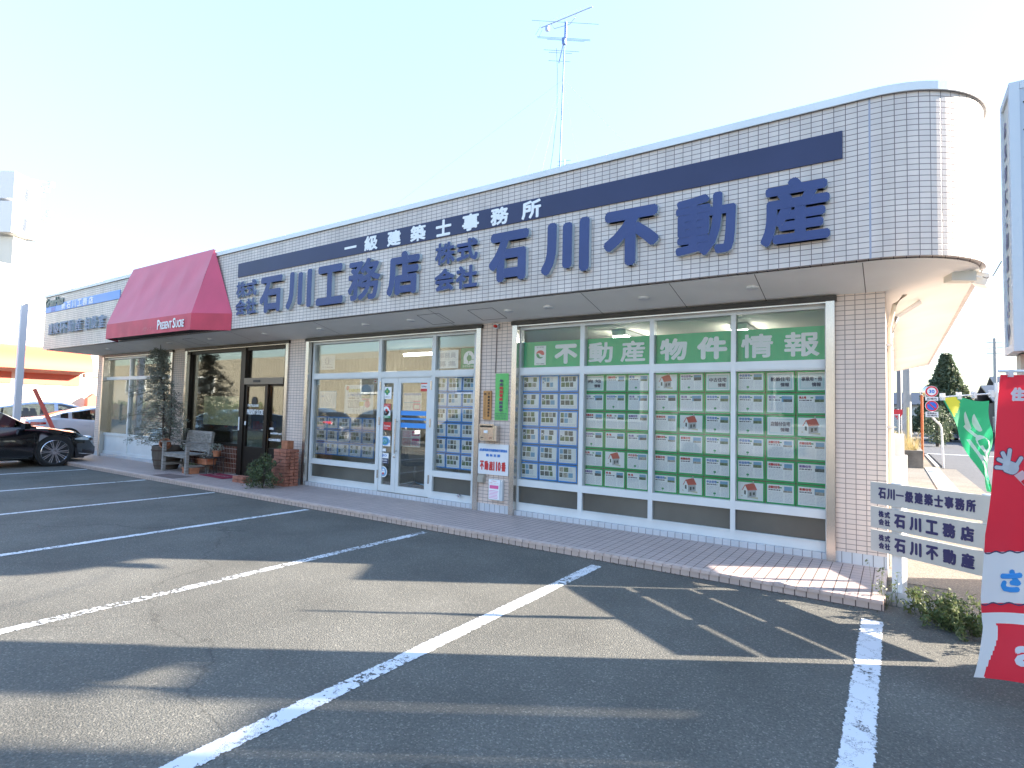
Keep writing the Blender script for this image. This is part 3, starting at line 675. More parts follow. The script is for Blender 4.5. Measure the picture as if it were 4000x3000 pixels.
# ================================================================ listing sheets in the windows
CY_ = .905
def card_mesh(kind, seed):
    """sheet artwork as a mesh 0.30 x 0.235 centred on the origin, facing -y"""
    r = random.Random(seed); s = MB(); W_, H_ = .268, .198
    s.box(-W_/2, W_/2, -.0035, -.002, -H_/2, H_/2, 0)
    def rect(x0, x1, z0, z1, m, k=0): s.face([(x0, -.0042-k*.0004, z0), (x1, -.0042-k*.0004, z0), (x1, -.0042-k*.0004, z1), (x0, -.0042-k*.0004, z1)], m)
    def lines(x0, x1, z0, z1, n, m=1, fill=.45):
        for i in range(n):
            z = z1-(z1-z0)*(i+.5)/n; xx = x0
            while xx < x1-.006:
                w = r.uniform(.006, .03); e = min(xx+w, x1); rect(xx, e, z-(z1-z0)/n*fill/2, z+(z1-z0)/n*fill/2, m); xx = e+r.uniform(.003, .007)
    def house(x0, z0, sc):
        P = lambda x, z: (x0+x*sc, z0+z*sc)
        def poly(pts, m, k=0): s.face([(P(*p)[0], -.0042-k*.0004, P(*p)[1]) for p in pts], m)
        poly([(0, 0), (1.1, -.12), (1.1, .0), (0, .06)], 9)
        poly([(.1, 0), (.42, -.08), (.42, .5), (.25, .72), (.1, .45)], 0, 1); poly([(.42, -.08), (.98, .04), (.98, .5), (.42, .42)], 10, 1)
        poly([(.42, .42), (1.05, .50), (.83, .98), (.25, .80)], 8, 2); poly([(.05, .42), (.1, .42), (.28, .78), (.25, .82)], 8, 2)
        poly([(.55, .05), (.68, .08), (.68, .32), (.55, .3)], 5, 2); poly([(.76, .12), (.9, .15), (.9, .34), (.76, .32)], 5, 2); poly([(.2, .15), (.32, .12), (.32, .4), (.2, .42)], 5, 2)
        poly([(.75, .9), (.83, .92), (.83, 1.08), (.75, 1.08)], 10, 3)
    if kind == 'blue':
        for row in range(2):
            xx = -.122
            while xx < .09:
                w = r.choice((.05, .06, .07)); h = .062
                if xx+w > .125: break
                z1 = .088-row*.075
                if r.random() < .82: rect(xx, xx+w, z1-h, z1, r.choice((5, 5, 6, 6, 7, 4)))
                else: lines(xx, xx+w, z1-h, z1, 5)
                xx += w+.01
        lines(-.122, .12, -.09, -.064, 3)
        if seed % 2: 
            t = MB(); rect(-.12, -.085, .0, .045, 0, 1)
            text(s, '1K', (-.118, -.0046, .002), X, Z, -Y, .034, .03, 0, .001, 2)
    elif kind == 'list':
        ttl = ('中古住宅', '売 地', '売土地', '新築住宅', '店舗付住宅')[seed % 5]
        text(s, ttl, (-.122, -.0044, .056), X, Z, -Y, .115 if len(ttl) > 3 else .07, .03, 0, .0012, r.choice((3, 3, 11, 12)))
        lines(-.12, .0, .03, .05, 1, 2, .6); rect(.02+r.uniform(-.01, .02), .118, .02, .085, 4, 1); a_ = r.uniform(.03, .05); vv = seed % 3
        rect(.03, .118, .02, a_+.01, r.choice((5, 6, 7)), 2)
        lines(-.12, .03, -.088, .022, 8, 1, .34); lines(.045, .12, -.088, .012, 7, 1, .34)
        rect(-.01, .015, .062, .075, 13) if r.random() < .4 else None
        if r.random() < .4:
            s.face([(-.03+.016*math.cos(a), -.0048, -.062+.013*math.sin(a)) for a in [k*.7854 for k in range(8)]], 13); rect(-.032, -.028, -.09, -.07, 13, 2)
    elif kind == 'house': house(-.10, -.062, .165)
    elif kind == 'head':
        rect(-.12, .12, -.085, .085, 14); rect(-.105, .105, -.07, .07, 15, 1)
        text(s, ('中古住宅', '新築住宅', '事業用・他', '売 地', '店舗付住宅')[seed % 5], (-.10, -.0052, .0), X, Z, -Y, .2, .05, 0, .002, 2); text(s, '情報', (.0, -.0052, -.06), X, Z, -Y, .09, .045, 0, .002, 2)
    return s
CM = [PAPER, TXT, TXTD, TRED, SKYB, PHD, PHG, PHL, ROOFR, mat('print_cream', (.65, .62, .45), .6), mat('print_shade', (.5, .5, .52), .6), TPURP, TBLUE, TGREEN, mat('print_pale_tint', (.55, .72, .74), .5), mat('print_pale_inner', (.72, .78, .80), .5)]
_cp = {}
def card(kind, seed, colr, x, z, w, h, label):
    key = (kind, seed, colr)
    if key not in _cp:
        t = thing('listing_sheet', label, 'sheet', (x, CY_, z), 0, 'listing sheets hung inside the shop windows')
        f = MB().box(-.150, .150, -.002, .004, -.119, .119).build('border', PBLUE if colr == 'blue' else PGREEN if colr == 'green' else TPURP, t, local=True)
        s = card_mesh(kind, seed).build('sheet_face', CM, t, local=True); _cp[key] = t
    else: t = dup(_cp[key], (x, CY_, z), label=label)
    t.scale = (w/.3, 1, h/.238)
    t.rotation_euler = (R_(rnd.uniform(-2, 2)), R_(rnd.uniform(-.9, .9)), R_(rnd.uniform(-1.2, 1.2)))
    return t
ORD = ('top', 'second', 'third', 'fourth', 'fifth', 'bottom'); CO3 = ('left', 'middle', 'right')
def cgrid(x0, x1, ncol, z0, z1, nrow, colr, where, kinds, ords, cols):
    X0, X1, Z0, Z1 = gx(x0, CY_), gx(x1, CY_), gz(z0, CY_), gz(z1, CY_)
    # unprojected at the glass: x0.. given at y=.84
    pw_, ph = (X1-X0)/ncol, (Z1-Z0)/nrow
    for r in range(nrow):
        for c in range(ncol):
            kd = kinds(r, c); sd_ = rnd.randrange(14 if kd in ('list', 'blue') else 1)
            if isinstance(kd, tuple): kd, sd_ = kd
            nm = {'blue': 'photo listing sheet', 'list': 'text listing sheet', 'house': 'red-roofed house drawing sheet', 'head': 'heading sheet'}[kd]
            card(kd, sd_, colr, X0+pw_*(c+.5), Z1-ph*(r+.5), pw_*.965, ph*.955,
                 f'{colr} framed {nm}, {ords[r]} row {cols[c]} column, {where}')
kY = (CY_-CAM.y)/(.84-CAM.y)
def c84(x): return (x-CAM.x)*(WY-CAM.y)/(.84-CAM.y)+CAM.x
def z84(z): return (z-CAM.z)*(WY-CAM.y)/(.84-CAM.y)+CAM.z
ords6 = ORD
cgrid(c84(-4.39), c84(-3.455), 3, z84(.61), z84(2.13), 6, 'blue', 'first pane of big window', lambda r, c: 'blue', ords6, CO3)
hs = {(4, 1)}
cgrid(c84(-3.375), c84(-2.43), 3, z84(.60), z84(2.13), 6, 'green', 'second pane of big window', lambda r, c: ('head', 3) if (r, c) == (0, 0) else 'house' if (r, c) in hs else 'list', ords6, CO3)
hs3 = {(0, 0), (2, 1), (5, 1)}
cgrid(c84(-2.375), c84(-1.42), 3, z84(.60), z84(2.13), 6, 'green', 'third pane of big window', lambda r, c: 'house' if (r, c) in hs3 else ('head', 0) if (r, c) == (0, 2) else ('list', 0) if c == 2 else 'list', ords6, CO3)
hs4 = {(2, 2), (5, 0)}
cgrid(c84(-1.365), c84(-.41), 3, z84(.60), z84(2.13), 6, 'green', 'last pane of big window', lambda r, c: 'house' if (r, c) in hs4 else ('head', 1) if (r, c) == (0, 1) else ('head', 2) if (r, c) == (0, 2) else ('head', 4) if (r, c) == (2, 1) else ('list', 4) if c == 1 and r > 2 else ('list', 0) if c == 0 else 'list', ords6, CO3)
cgrid(c84(-9.12), c84(-7.49), 5, z84(.69), z84(1.42), 3, 'blue', 'window left of glass door', lambda r, c: 'blue', ('top', 'middle', 'bottom'), ('first', 'second', 'third', 'fourth', 'fifth'))
cgrid(c84(-6.13), c84(-5.22), 3, z84(.65), z84(2.13), 6, 'blue', 'window right of glass door', lambda r, c: 'blue', ords6, CO3)
# green banner film
gb = thing('window_banner', 'wide green banner with white characters 不動産物件情報 along the top of the big window', 'banner', (-2.4, .9, 2.4))
BY = .90
bx = lambda x: gx(c84(x), BY); bz = lambda z: gz(z84(z), BY)
MB().box(bx(-4.40), bx(-.40), BY, BY+.004, bz(2.215), bz(2.615)).build('film', GREENB, gb)
bt = MB()
for ch, a, b in (('不', -3.853, -3.486), ('動', -3.312, -2.952), ('産', -2.842, -2.50), ('物', -2.303, -1.954), ('件', -1.833, -1.473), ('情', -1.316, -.966), ('報', -.847, -.489)):
    ftext(bt, ch, bx(a), bx(b), bz(2.28), bz(2.56), BY-.002, 0, {'不': .018, '件': .016, '物': .013}.get(ch, .009))
bt.build('lettering', mat('banner_white', (.88, .90, .92), .5), gb)
lg = MB().box(bx(-4.188), bx(-3.996), BY-.004, BY-.0005, bz(2.274), bz(2.556)); cxl, czl = bx(-4.09), bz(2.42)
def arc_poly(cx, cz, r0, r1, a0, a1, n=12):
    return [(cx+r0*math.cos(a0+(a1-a0)*i/n), cz+r0*math.sin(a0+(a1-a0)*i/n)) for i in range(n+1)]+[(cx+r1*math.cos(a1+(a0-a1)*i/n), cz+r1*math.sin(a1+(a0-a1)*i/n)) for i in range(n+1)]
def flat(mb, pts, y, m): 
    mb.face([(p[0], y, p[1]) for p in pts], m); return mb
flat(lg, [(cxl+.068*math.cos(a), czl+.018+.052*math.sin(a)) for a in [R_(-20+k*200/14) for k in range(15)]]+[(cxl-.02, czl+.03), (cxl+.03, czl-.0)], BY-.0048, 1)
flat(lg, [(cxl+.066*math.cos(a), czl+.01+.062*math.sin(a)) for a in [R_(170+k*150/12) for k in range(13)]]+[(cxl+.0, czl-.03), (cxl-.035, czl+.02)], BY-.0048, 2)
ftext(lg, 'BEST PARTNER', cxl-.06, cxl+.06, bz(2.525), bz(2.543), BY-.0046, 0, 0, 3); ftext(lg, '不動産流通機構', cxl-.07, cxl+.07, bz(2.285), bz(2.30), BY-.0046, 0, 0, 3)
lg.build('logo_label', [PAPER, mat('logo_coral', (.75, .13, .12), .5), TGREEN, TXTD], gb)

# posters / stickers on the middle front
def poster(name, label, cat, x0, x1, z0, z1, mats, fn, y=.872, mx_=PAPER):
    k = (y-CAM.y)/(.84-CAM.y); q = lambda x: CAM.x+(x-CAM.x)*k; p = lambda z: CAM.z+(z-CAM.z)*k
    mb = MB().box(q(x0), q(x1), y, y+.002, p(z0), p(z1)); w, h = q(x1)-q(x0), p(z1)-p(z0)
    def rc(u0, u1, v0, v1, m, l=1): a, b, c, d = q(x0)+u0*w, q(x0)+u1*w, p(z0)+v0*h, p(z0)+v1*h; mb.face([(a, y-.0005*l, c), (b, y-.0005*l, c), (b, y-.0005*l, d), (a, y-.0005*l, d)], m)
    def tx(s, u0, u1, v0, v1, m, bold=0.): ftext(mb, s, q(x0)+u0*w, q(x0)+u1*w, p(z0)+v0*h, p(z0)+v1*h, y-.0012, 0, bold, m)
    def ci(u, v, ru, m, l=1, rv=None): mb.face([(q(x0)+u*w+ru*w*math.cos(t), y-.0005*l, p(z0)+v*h+(rv if rv else ru*w/h)*h*math.sin(t)) for t in [k_*math.pi/10 for k_ in range(20)]], m)
    fn(rc, tx, ci)
    return tag(mb.build(name, mats), label, cat)
rr2 = random.Random(3)
def lines_(rc, u0, u1, v0, v1, n, m):
    for i in range(n):
        v = v1-(v1-v0)*(i+.5)/n; u = u0
        while u < u1-.02:
            e = min(u+rr2.uniform(.03, .16), u1); rc(u, e, v-.25*(v1-v0)/n, v+.25*(v1-v0)/n, m); u = e+.02
PL = [PAPER, TXT, TXTD, TRED, TPINK, TBLUE, TGREEN, SKYB, PHG, PHL, mat('yellow_print', (.62, .60, .12), .5)]
def p1(rc, tx, ci):
    rc(0, 1, .0, 1, 7, .5); rc(.04, .96, .04, .96, 0, 1); lines_(lambda a, b, c, d, m: rc(a, b, c, d, m, 2), .1, .9, .12, .9, 11, 1); rc(.12, .3, .68, .74, 5, 2)
poster('wall_notice', 'small pale notice with blue edge inside the window left of the glass door', 'notice', -9.056, -8.56, 1.562, 1.904, PL, p1)
def p2(rc, tx, ci):
    tx('新築住宅', .14, .56, .74, .87, 10, .004); tx('1,780万円', .14, .54, .59, .70, 5, .003); tx('館林市緑町一丁目', .14, .5, .51, .56, 2, .001)
    ci(.10, .89, .055, 3); ci(.74, .72, .20, 7, 1); rc(.60, .88, .55, .70, 8, 2)
    for a_, b_, c_, d_, m_ in ((.62, .80, .60, .74, 0), (.66, .84, .58, .66, 9)): rc(a_, b_, c_, d_, m_, 3)
    tx('現地案内会', .62, .88, .47, .54, 4, .002); lines_(rc, .12, .55, .2, .48, 7, 2); rc(.52, .68, .28, .42, 10); ci(.80, .35, .09, 4); lines_(rc, .3, .9, .05, .16, 3, 1)
poster('house_poster', 'white house-for-sale poster with a round house photo above the blue listing sheets', 'poster', -8.325, -7.552, 1.482, 2.014, PL, p2)
poster('small_window_label', 'small blue and white label in the upper left corner of the window', 'label', -9.176, -9.051, 2.016, 2.145, PL, lambda rc, tx, ci: (rc(.1, .9, .1, .9, 7), rc(.3, .7, .3, .45, 1, 2)))
poster('corner_sticker', 'red and white sticker in the upper corner beside the narrow door', 'sticker', -7.557, -7.483, 2.04, 2.15, PL, lambda rc, tx, ci: (rc(.1, .9, .55, .9, 3), rc(.2, .8, .15, .4, 3)))
SY = .82
def s(*a, **k): return poster(*a, y=SY, **k)
s('green_leaf_sticker', 'white sticker with a green four-petal mark at the top of the narrow door', 'sticker', -7.313, -7.102, 1.76, 1.97, PL,
  lambda rc, tx, ci: (rc(0, 1, 0, 1, 0, .5), ci(.5, .78, .14, 6), ci(.5, .46, .14, 6), ci(.33, .62, .14, 6), ci(.67, .62, .14, 6), ci(.5, .62, .08, 10, 2), tx('宅建協会', .15, .85, .12, .22, 2)))
s('arched_sticker', 'tall red, white and green sticker with an arch below the leaf sticker', 'sticker', -7.327, -7.114, 1.424, 1.677, PL,
  lambda rc, tx, ci: (rc(0, 1, .55, 1, 3), rc(0, 1, 0, .17, 6), ci(.5, .5, .38, 0, 2), rc(.12, .88, .17, .5, 0, 2), ci(.54, .52, .15, 3, 3), ci(.46, .42, .12, 1, 3), tx('加盟店', .2, .8, .03, .14, 0), tx('安心のお店', .12, .88, .86, .95, 0)))
s('red_shop_sticker', 'red square sticker reading at home in the middle of the narrow door', 'sticker', -7.34, -7.085, 1.217, 1.357, PL,
  lambda rc, tx, ci: (rc(0, 1, 0, 1, 3), tx('at home', .08, .92, .42, .66, 0, .001), tx('加盟店', .3, .7, .16, .3, 0)))
s('round_mark_sticker', 'white square sticker with a blue and green round mark on the narrow door', 'sticker', -7.357, -7.091, .937, 1.112, PL,
  lambda rc, tx, ci: (ci(.5, .5, .42, 7, 1, .46), ci(.5, .5, .33, 5, 2, .37), ci(.5, .5, .26, 6, 3, .3), ci(.5, .5, .2, 7, 4, .22), rc(.02, .2, .35, .65, 7, .7), rc(.8, .98, .35, .65, 7, .7), tx('人', .36, .64, .3, .6, 6, .002)))
s('tiny_white_sticker', 'tiny blank white sticker above the navy sticker on the narrow door', 'sticker', -7.278, -7.19, .844, .893, PL, lambda rc, tx, ci: None)
s('navy_sticker', 'white and navy sticker reading JIO near the bottom of the narrow door', 'sticker', -7.332, -7.123, .635, .816, PL + [NAVY],
  lambda rc, tx, ci: (rc(0, 1, 0, .5, 11), tx('JIO', .25, .8, .6, .88, 5, .001), tx('登録事業者', .12, .88, .22, .40, 0), rc(.15, .85, .08, .12, 0, 2)))
s('oval_sticker', 'oval blue sticker with a white rim at the foot of the narrow door', 'sticker', -7.345, -7.135, .395, .585, [GLASS]+PL[1:] + [PAPER],
  lambda rc, tx, ci: (ci(.5, .5, .46, 11, 1, .5), ci(.5, .5, .38, 7, 2, .42), ci(.5, .56, .2, 11, 3), ci(.5, .34, .1, 3, 4), ci(.42, .62, .05, 5, 4), ci(.6, .62, .05, 5, 4)))
s('red_corner_sticker', 'white sticker with red ends in the upper right of the wide door', 'sticker', -6.416, -6.272, 1.894, 2.031, PL,
  lambda rc, tx, ci: (rc(0, 1, .86, 1, 3), rc(0, 1, 0, .32, 3), tx('TOMO', .08, .92, .46, .7, 2, .001)))
poster('calendar_poster', 'white timetable poster with a pink corner picture on the wide door', 'poster', -6.82, -6.396, 1.571, 1.871, PL,
  lambda rc, tx, ci: (rc(.04, .96, .84, .97, 5), lines_(rc, .05, .6, .1, .8, 8, 1), rc(.55, .95, .02, .55, 4), rc(.05, .95, .4, .47, 7, 2), rc(.62, .9, .1, .3, 0, 2)))
poster('pink_poster', 'white poster printed in pink and red on the lower half of the wide door', 'poster', -6.827, -6.396, .954, 1.24, PL,
  lambda rc, tx, ci: (rc(.55, .96, .66, .95, 4), lines_(rc, .05, .5, .55, .95, 6, 4), lines_(rc, .05, .5, .05, .5, 6, 3), rc(.56, .94, .36, .5, 4), lines_(rc, .56, .94, .08, .32, 4, 4), rc(.60, .92, .74, .80, 0, 2)))
DB = mat('door_blue_film', (.05, .30, .78), .35)
for (a, b, lb) in ((1.484, 1.562, 'upper solid blue film stripe across the wide door'), (1.407, 1.442, 'middle thin blue film stripe across the wide door'), (1.273, 1.356, 'lower solid blue film stripe across the wide door')):
    k = (SY+.003-CAM.y)/(.84-CAM.y)
    tag(MB().box(sx+.075, db-.095, SY+.002, SY+.0035, CAM.z+(a-CAM.z)*k, CAM.z+(b-CAM.z)*k).build('film_stripe', DB), lb, 'film stripe', 'blue film stripes on the glass door')
poster('recruit_notice', 'white notice 事務員募集 inside the upper window right of the door', 'notice', -6.083, -5.626, 2.265, 2.562, PL,
       lambda rc, tx, ci: (tx('事務員', .1, .9, .56, .88, 1, .003), tx('募 集', .1, .9, .1, .42, 1, .003), rc(0, 1, .485, .5, 1)))
poster('green_house_sign', 'green square sign with a white house mark inside the upper window right of the door', 'sign', -5.574, -5.245, 2.256, 2.581, [TGREEN]+PL[1:]+[PAPER],
       lambda rc, tx, ci: (rc(.18, .82, .22, .56, 11), ci(.5, .52, .33, 11, .8), ci(.52, .5, .15, 0, 2), rc(.46, .50, .25, .75, 0, 3), rc(.4, .9, .42, .45, 0, 3), tx('住宅性能保証', .12, .88, .06, .16, 11)))
poster('left_upper_poster', 'small white poster with a black sketch in the upper left window', 'poster', -9.057, -8.64, 2.312, 2.586, PL,
       lambda rc, tx, ci: (ci(.45, .62, .16, 1), ci(.45, .62, .12, 0, 2), rc(.2, .8, .34, .36, 2), rc(.35, .38, .4, .8, 2, 3), rc(.55, .58, .4, .7, 2, 3), tx('中古車買取', .15, .85, .1, .22, 2)))

# ================================================================ things on the mailbox pier
mb_ = thing('mailbox', 'stainless steel letterbox on the tiled pier above the white sign', 'letterbox', (-4.9, WY, 1.14))
MB().box(-4.99, -4.70, WY-.10, WY-.001, 1.145, 1.375).build('body', STEEL, mb_)
MB().box(-5.005, -4.745, WY-.115, WY-.101, 1.155, 1.395).build('front_panel', mat('polished_steel', (.72, .70, .64), .18, 1), mb_)
MB().box(-4.985, -4.765, WY-.125, WY-.1155, 1.345, 1.372).build('slot_flap', DSTEEL, mb_)
MB().box(-4.92, -4.85, WY-.1175, WY-.1155, 1.26, 1.30).build('name_plate', WHITEL, mb_)
MB().box(-4.975, -4.93, WY-.122, WY-.1155, 1.185, 1.195).box(-4.82, -4.775, WY-.122, WY-.1155, 1.185, 1.195).build('latch', DSTEEL, mb_)
sg = thing('association_sign', 'white plate sign with blue lines and red 不動産110番 on the mailbox pier', 'sign', (-4.8, WY, .63))
MB().box(-5.078, -4.522, WY-.03, WY-.012, .64, 1.095).build('plate', WHITEP, sg)
t = MB(); ftext(t, '(社)群馬県宅地建物取引業協会', -5.055, -4.545, .975, 1.025, WY-.0305, 0, .0025); t.build('blue_lettering', TBLUE, sg); ftext(MB(), '館 林 支 部', -4.93, -4.67, .905, .95, WY-.0305, 0, .0025).build('blue_lettering', TBLUE, sg)
t = MB()
for ch, a, b in (('不', -5.04, -4.965), ('動', -4.955, -4.88), ('産', -4.87, -4.795), ('110', -4.79, -4.655), ('番', -4.645, -4.565)): ftext(t, ch, a, b, .70, .84, WY-.0305, 0, .006)
t.build('red_lettering', TRED, sg)
ws = thing('wooden_plaque', 'narrow varnished wooden plaque with black vertical characters above the mailbox', 'plaque', (-4.94, WY, 1.46))
MB().box(-5.01, -4.868, WY-.03, WY-.004, 1.46, 1.895).build('board', mat('varnished_wood', (.55, .27, .09), .4, 0, .2, 6, stretch=(4, 1, .6)), ws)
t = MB()
for i, ch in enumerate('不動産無料相談所'): ftext(t, ch, -4.925, -4.885, 1.83-i*.047, 1.868-i*.047, WY-.0305, 0, .002)
for i, ch in enumerate('群馬県宅地建物取引業協会'): ftext(t, ch, -4.985, -4.965, 1.79-i*.026, 1.81-i*.026, WY-.0305)
ftext(t, '◎', -4.995, -4.955, 1.825, 1.865, WY-.0305, 0, .002)
t.build('lettering', mat('black_ink', (.06, .035, .02), .6), ws)
gp = thing('green_streamer', 'long bright green paper streamer with red and black vertical characters on the pier', 'streamer', (-4.68, WY, 1.45))
MB().grid(lambda u, v: (-4.80+.236*u, WY-.012-.006*math.sin(v*9+u*3), 2.155-.70*v), 3, 16).build('paper', mat('streamer_green', (.16, .55, .16), .6), gp)
for (st, m, nm) in (('年末', TXTD, 'black_lettering'), ('特別警戒', TRED, 'red_lettering'), ('実施中', TXTD, 'black_lettering')):
    t = MB(); i0 = '年末特別警戒実施中'.index(st[0])
    for i, ch in enumerate(st): ftext(t, ch, -4.72, -4.655, 2.02-(i0+i)*.055, 2.068-(i0+i)*.055, WY-.021, 0, .004)
    t.build(nm, m, gp)
t = MB()
for i, ch in enumerate('十二月一日から十二月三十一日'): ftext(t, ch, -4.60, -4.582, 2.04-i*.032, 2.058-i*.032, WY-.021)
for j, st in enumerate(('館林警察署', '館林市', '防犯協会')): ftext(t, st, -4.785, -4.58, 1.545-j*.033, 1.563-j*.033, WY-.021)
t.build('small_lettering', TXTD, gp)
rl = thing('red_alarm_lamp', 'small red lamp in a grey square housing under the soffit', 'lamp', (-4.8, WY, 2.83))
MB().box(-4.845, -4.757, WY-.04, WY-.001, 2.832, 2.905).build('housing', GALV, rl); MB().lathe([(.026, 0), (.026, -.03), (.018, -.045), (0, -.05)], (-4.80, WY-.04, 2.868), 14, axis='y').build('lens', mat('red_lens', (.6, .02, .01), .2), rl, smooth=True)
tag(MB().tube([(-4.80, WY-.012, 2.83), (-4.802, WY-.012, 2.5), (-4.81, WY-.012, 2.16)], .006, 6).build('alarm_conduit', mat('conduit_brown', (.2, .17, .16), .6)), 'thin conduit running down from the red lamp to the green streamer', 'conduit')
fl = thing('leaflet_holder', 'clear leaflet pocket with pink leaflets low on the mailbox pier', 'leaflet holder', (-4.73, WY, .27))
MB().box(-4.852, -4.602, WY-.05, WY-.002, .272, .575).build('pocket', mat('clear_plastic', (.6, .64, .66), .25), fl)
t = MB().box(-4.845, -4.655, WY-.056, WY-.0505, .285, .50, 0).box(-4.85, -4.645, WY-.058, WY-.0505, .502, .572, 0)
t.face([(-4.83, WY-.0565, .44), (-4.67, WY-.0565, .44), (-4.67, WY-.0565, .49), (-4.83, WY-.0565, .49)], 1)
for i in range(6): t.face([(-4.835, WY-.0565, .30+i*.021), (-4.68+rnd.uniform(-.03, .015), WY-.0565, .30+i*.021), (-4.68, WY-.0565, .309+i*.021), (-4.835, WY-.0565, .309+i*.021)], 2)
ftext(t, 'ご自由に', -4.80, -4.70, .545, .562, WY-.0585, 0, 0, 3); ftext(t, 'お取りください', -4.83, -4.67, .515, .532, WY-.0585, 0, 0, 3)
t.build('leaflet', [PAPER, TPINK, mat('leaflet_pink', (.78, .35, .55), .5), TRED], fl)
ot = thing('outdoor_socket', 'beige covered outdoor socket beside the leaflet pocket', 'socket', (-5.0, WY, .5))
MB().prism([(-.055, 0), (.055, 0), (.055, .12), (-.055, .12)], (-5.0, WY-.001, .51), X, Z, (0, -.055, 0)).build('housing', mat('beige_plastic', (.42, .39, .33), .5), ot)
MB().box(-5.05, -4.95, WY-.075, WY-.056, .52, .60).build('cover', mat('beige_plastic', ), ot)

# floodlight at the rounded corner and downpipes on the side wall
fd = thing('floodlight', 'white floodlight fixed under the rounded fascia corner', 'floodlight', (.86, 1.1, 3.08))
MB().obox((.74, .82, 3.02), (.10, .06, 0), (-.03, .05, 0), (0, 0, .05)).build('housing', mat('floodlight_white', (.6, .6, .55), .5), fd)
MB().obox((.93, .95, 2.99), (.02, .02, -.02), (-.05, .06, .03), (.02, .02, .06)).tube([(.84, .88, 3.04), (.92, .95, 3.02), (.93, .98, 3.1)], .012).build('lamp_head', WHITEP, fd)
dp = thing('downpipe', 'cream downpipes running down the sunlit side wall', 'downpipe', (.17, 1.1, 0))
MB().tube([(.3, 1.25, 2.97), (.2, 1.2, 2.85), (.15, 1.2, 2.6), (.15, 1.2, .02)], .022, 10).build('pipe', mat('cream_pvc', (.66, .62, .52), .5), dp, smooth=True)
MB().tube([(.45, 1.8, 2.97), (.22, 1.75, 2.8), (.155, 1.75, 2.5), (.155, 1.75, .02)], .028, 10).build('pipe', WHITEP, dp, smooth=True)
for z_ in (.5, 1.5, 2.4):
    MB().box(.12, .18, 1.17, 1.23, z_, z_+.025).build('bracket', GALV, dp); MB().box(.12, .19, 1.71, 1.79, z_, z_+.025).build('bracket', GALV, dp)
wm = thing('meter_box', 'slim pale cabinet standing at the foot of the side wall', 'cabinet', (.25, 2.6, 0))
MB().box(.13, .32, 2.3, 2.7, 0, 1.15).build('cabinet', WHITEP, wm); MB().box(.16, .29, 2.36, 2.64, 1.15, 1.42).build('cap', GALV, wm)

# ================================================================ cars
def cloth_mat(name, col, k=.45):
    m = mat(name, col, .6, sheen=.15); nt = m.node_tree; L = nt.links.new; b = nt.nodes['Principled BSDF']
    tr = N(nt, 'ShaderNodeBsdfTranslucent'); tr.inputs[0].default_value = (*col, 1); mx = N(nt, 'ShaderNodeMixShader'); mx.inputs[0].default_value = k
    L(b.outputs[0], mx.inputs[1]); L(tr.outputs[0], mx.inputs[2]); L(mx.outputs[0], nt.nodes['Material Output'].inputs[0]); return m
CARGLASS = glassm('car_glass', (.25, .28, .28), 1.6, 1.4)
HEADL = mat('headlamp', (.55, .58, .6), .08, .3, coat=1); TAIL = mat('tail_lamp', (.45, .01, .01), .1, coat=1)
TYRE = mat('tyre_rubber', (.018, .018, .019), .75, 0, .2, 20)
def lerp_tab(t, x):
    if x <= t[0][0]: return t[0][1]
    for (a, b), (c, d) in zip(t, t[1:]):
        if x <= c:
            k = (x-a)/(c-a); k = k*k*(3-2*k)*.5+k*.5
            return b+(d-b)*k
    return t[-1][1]
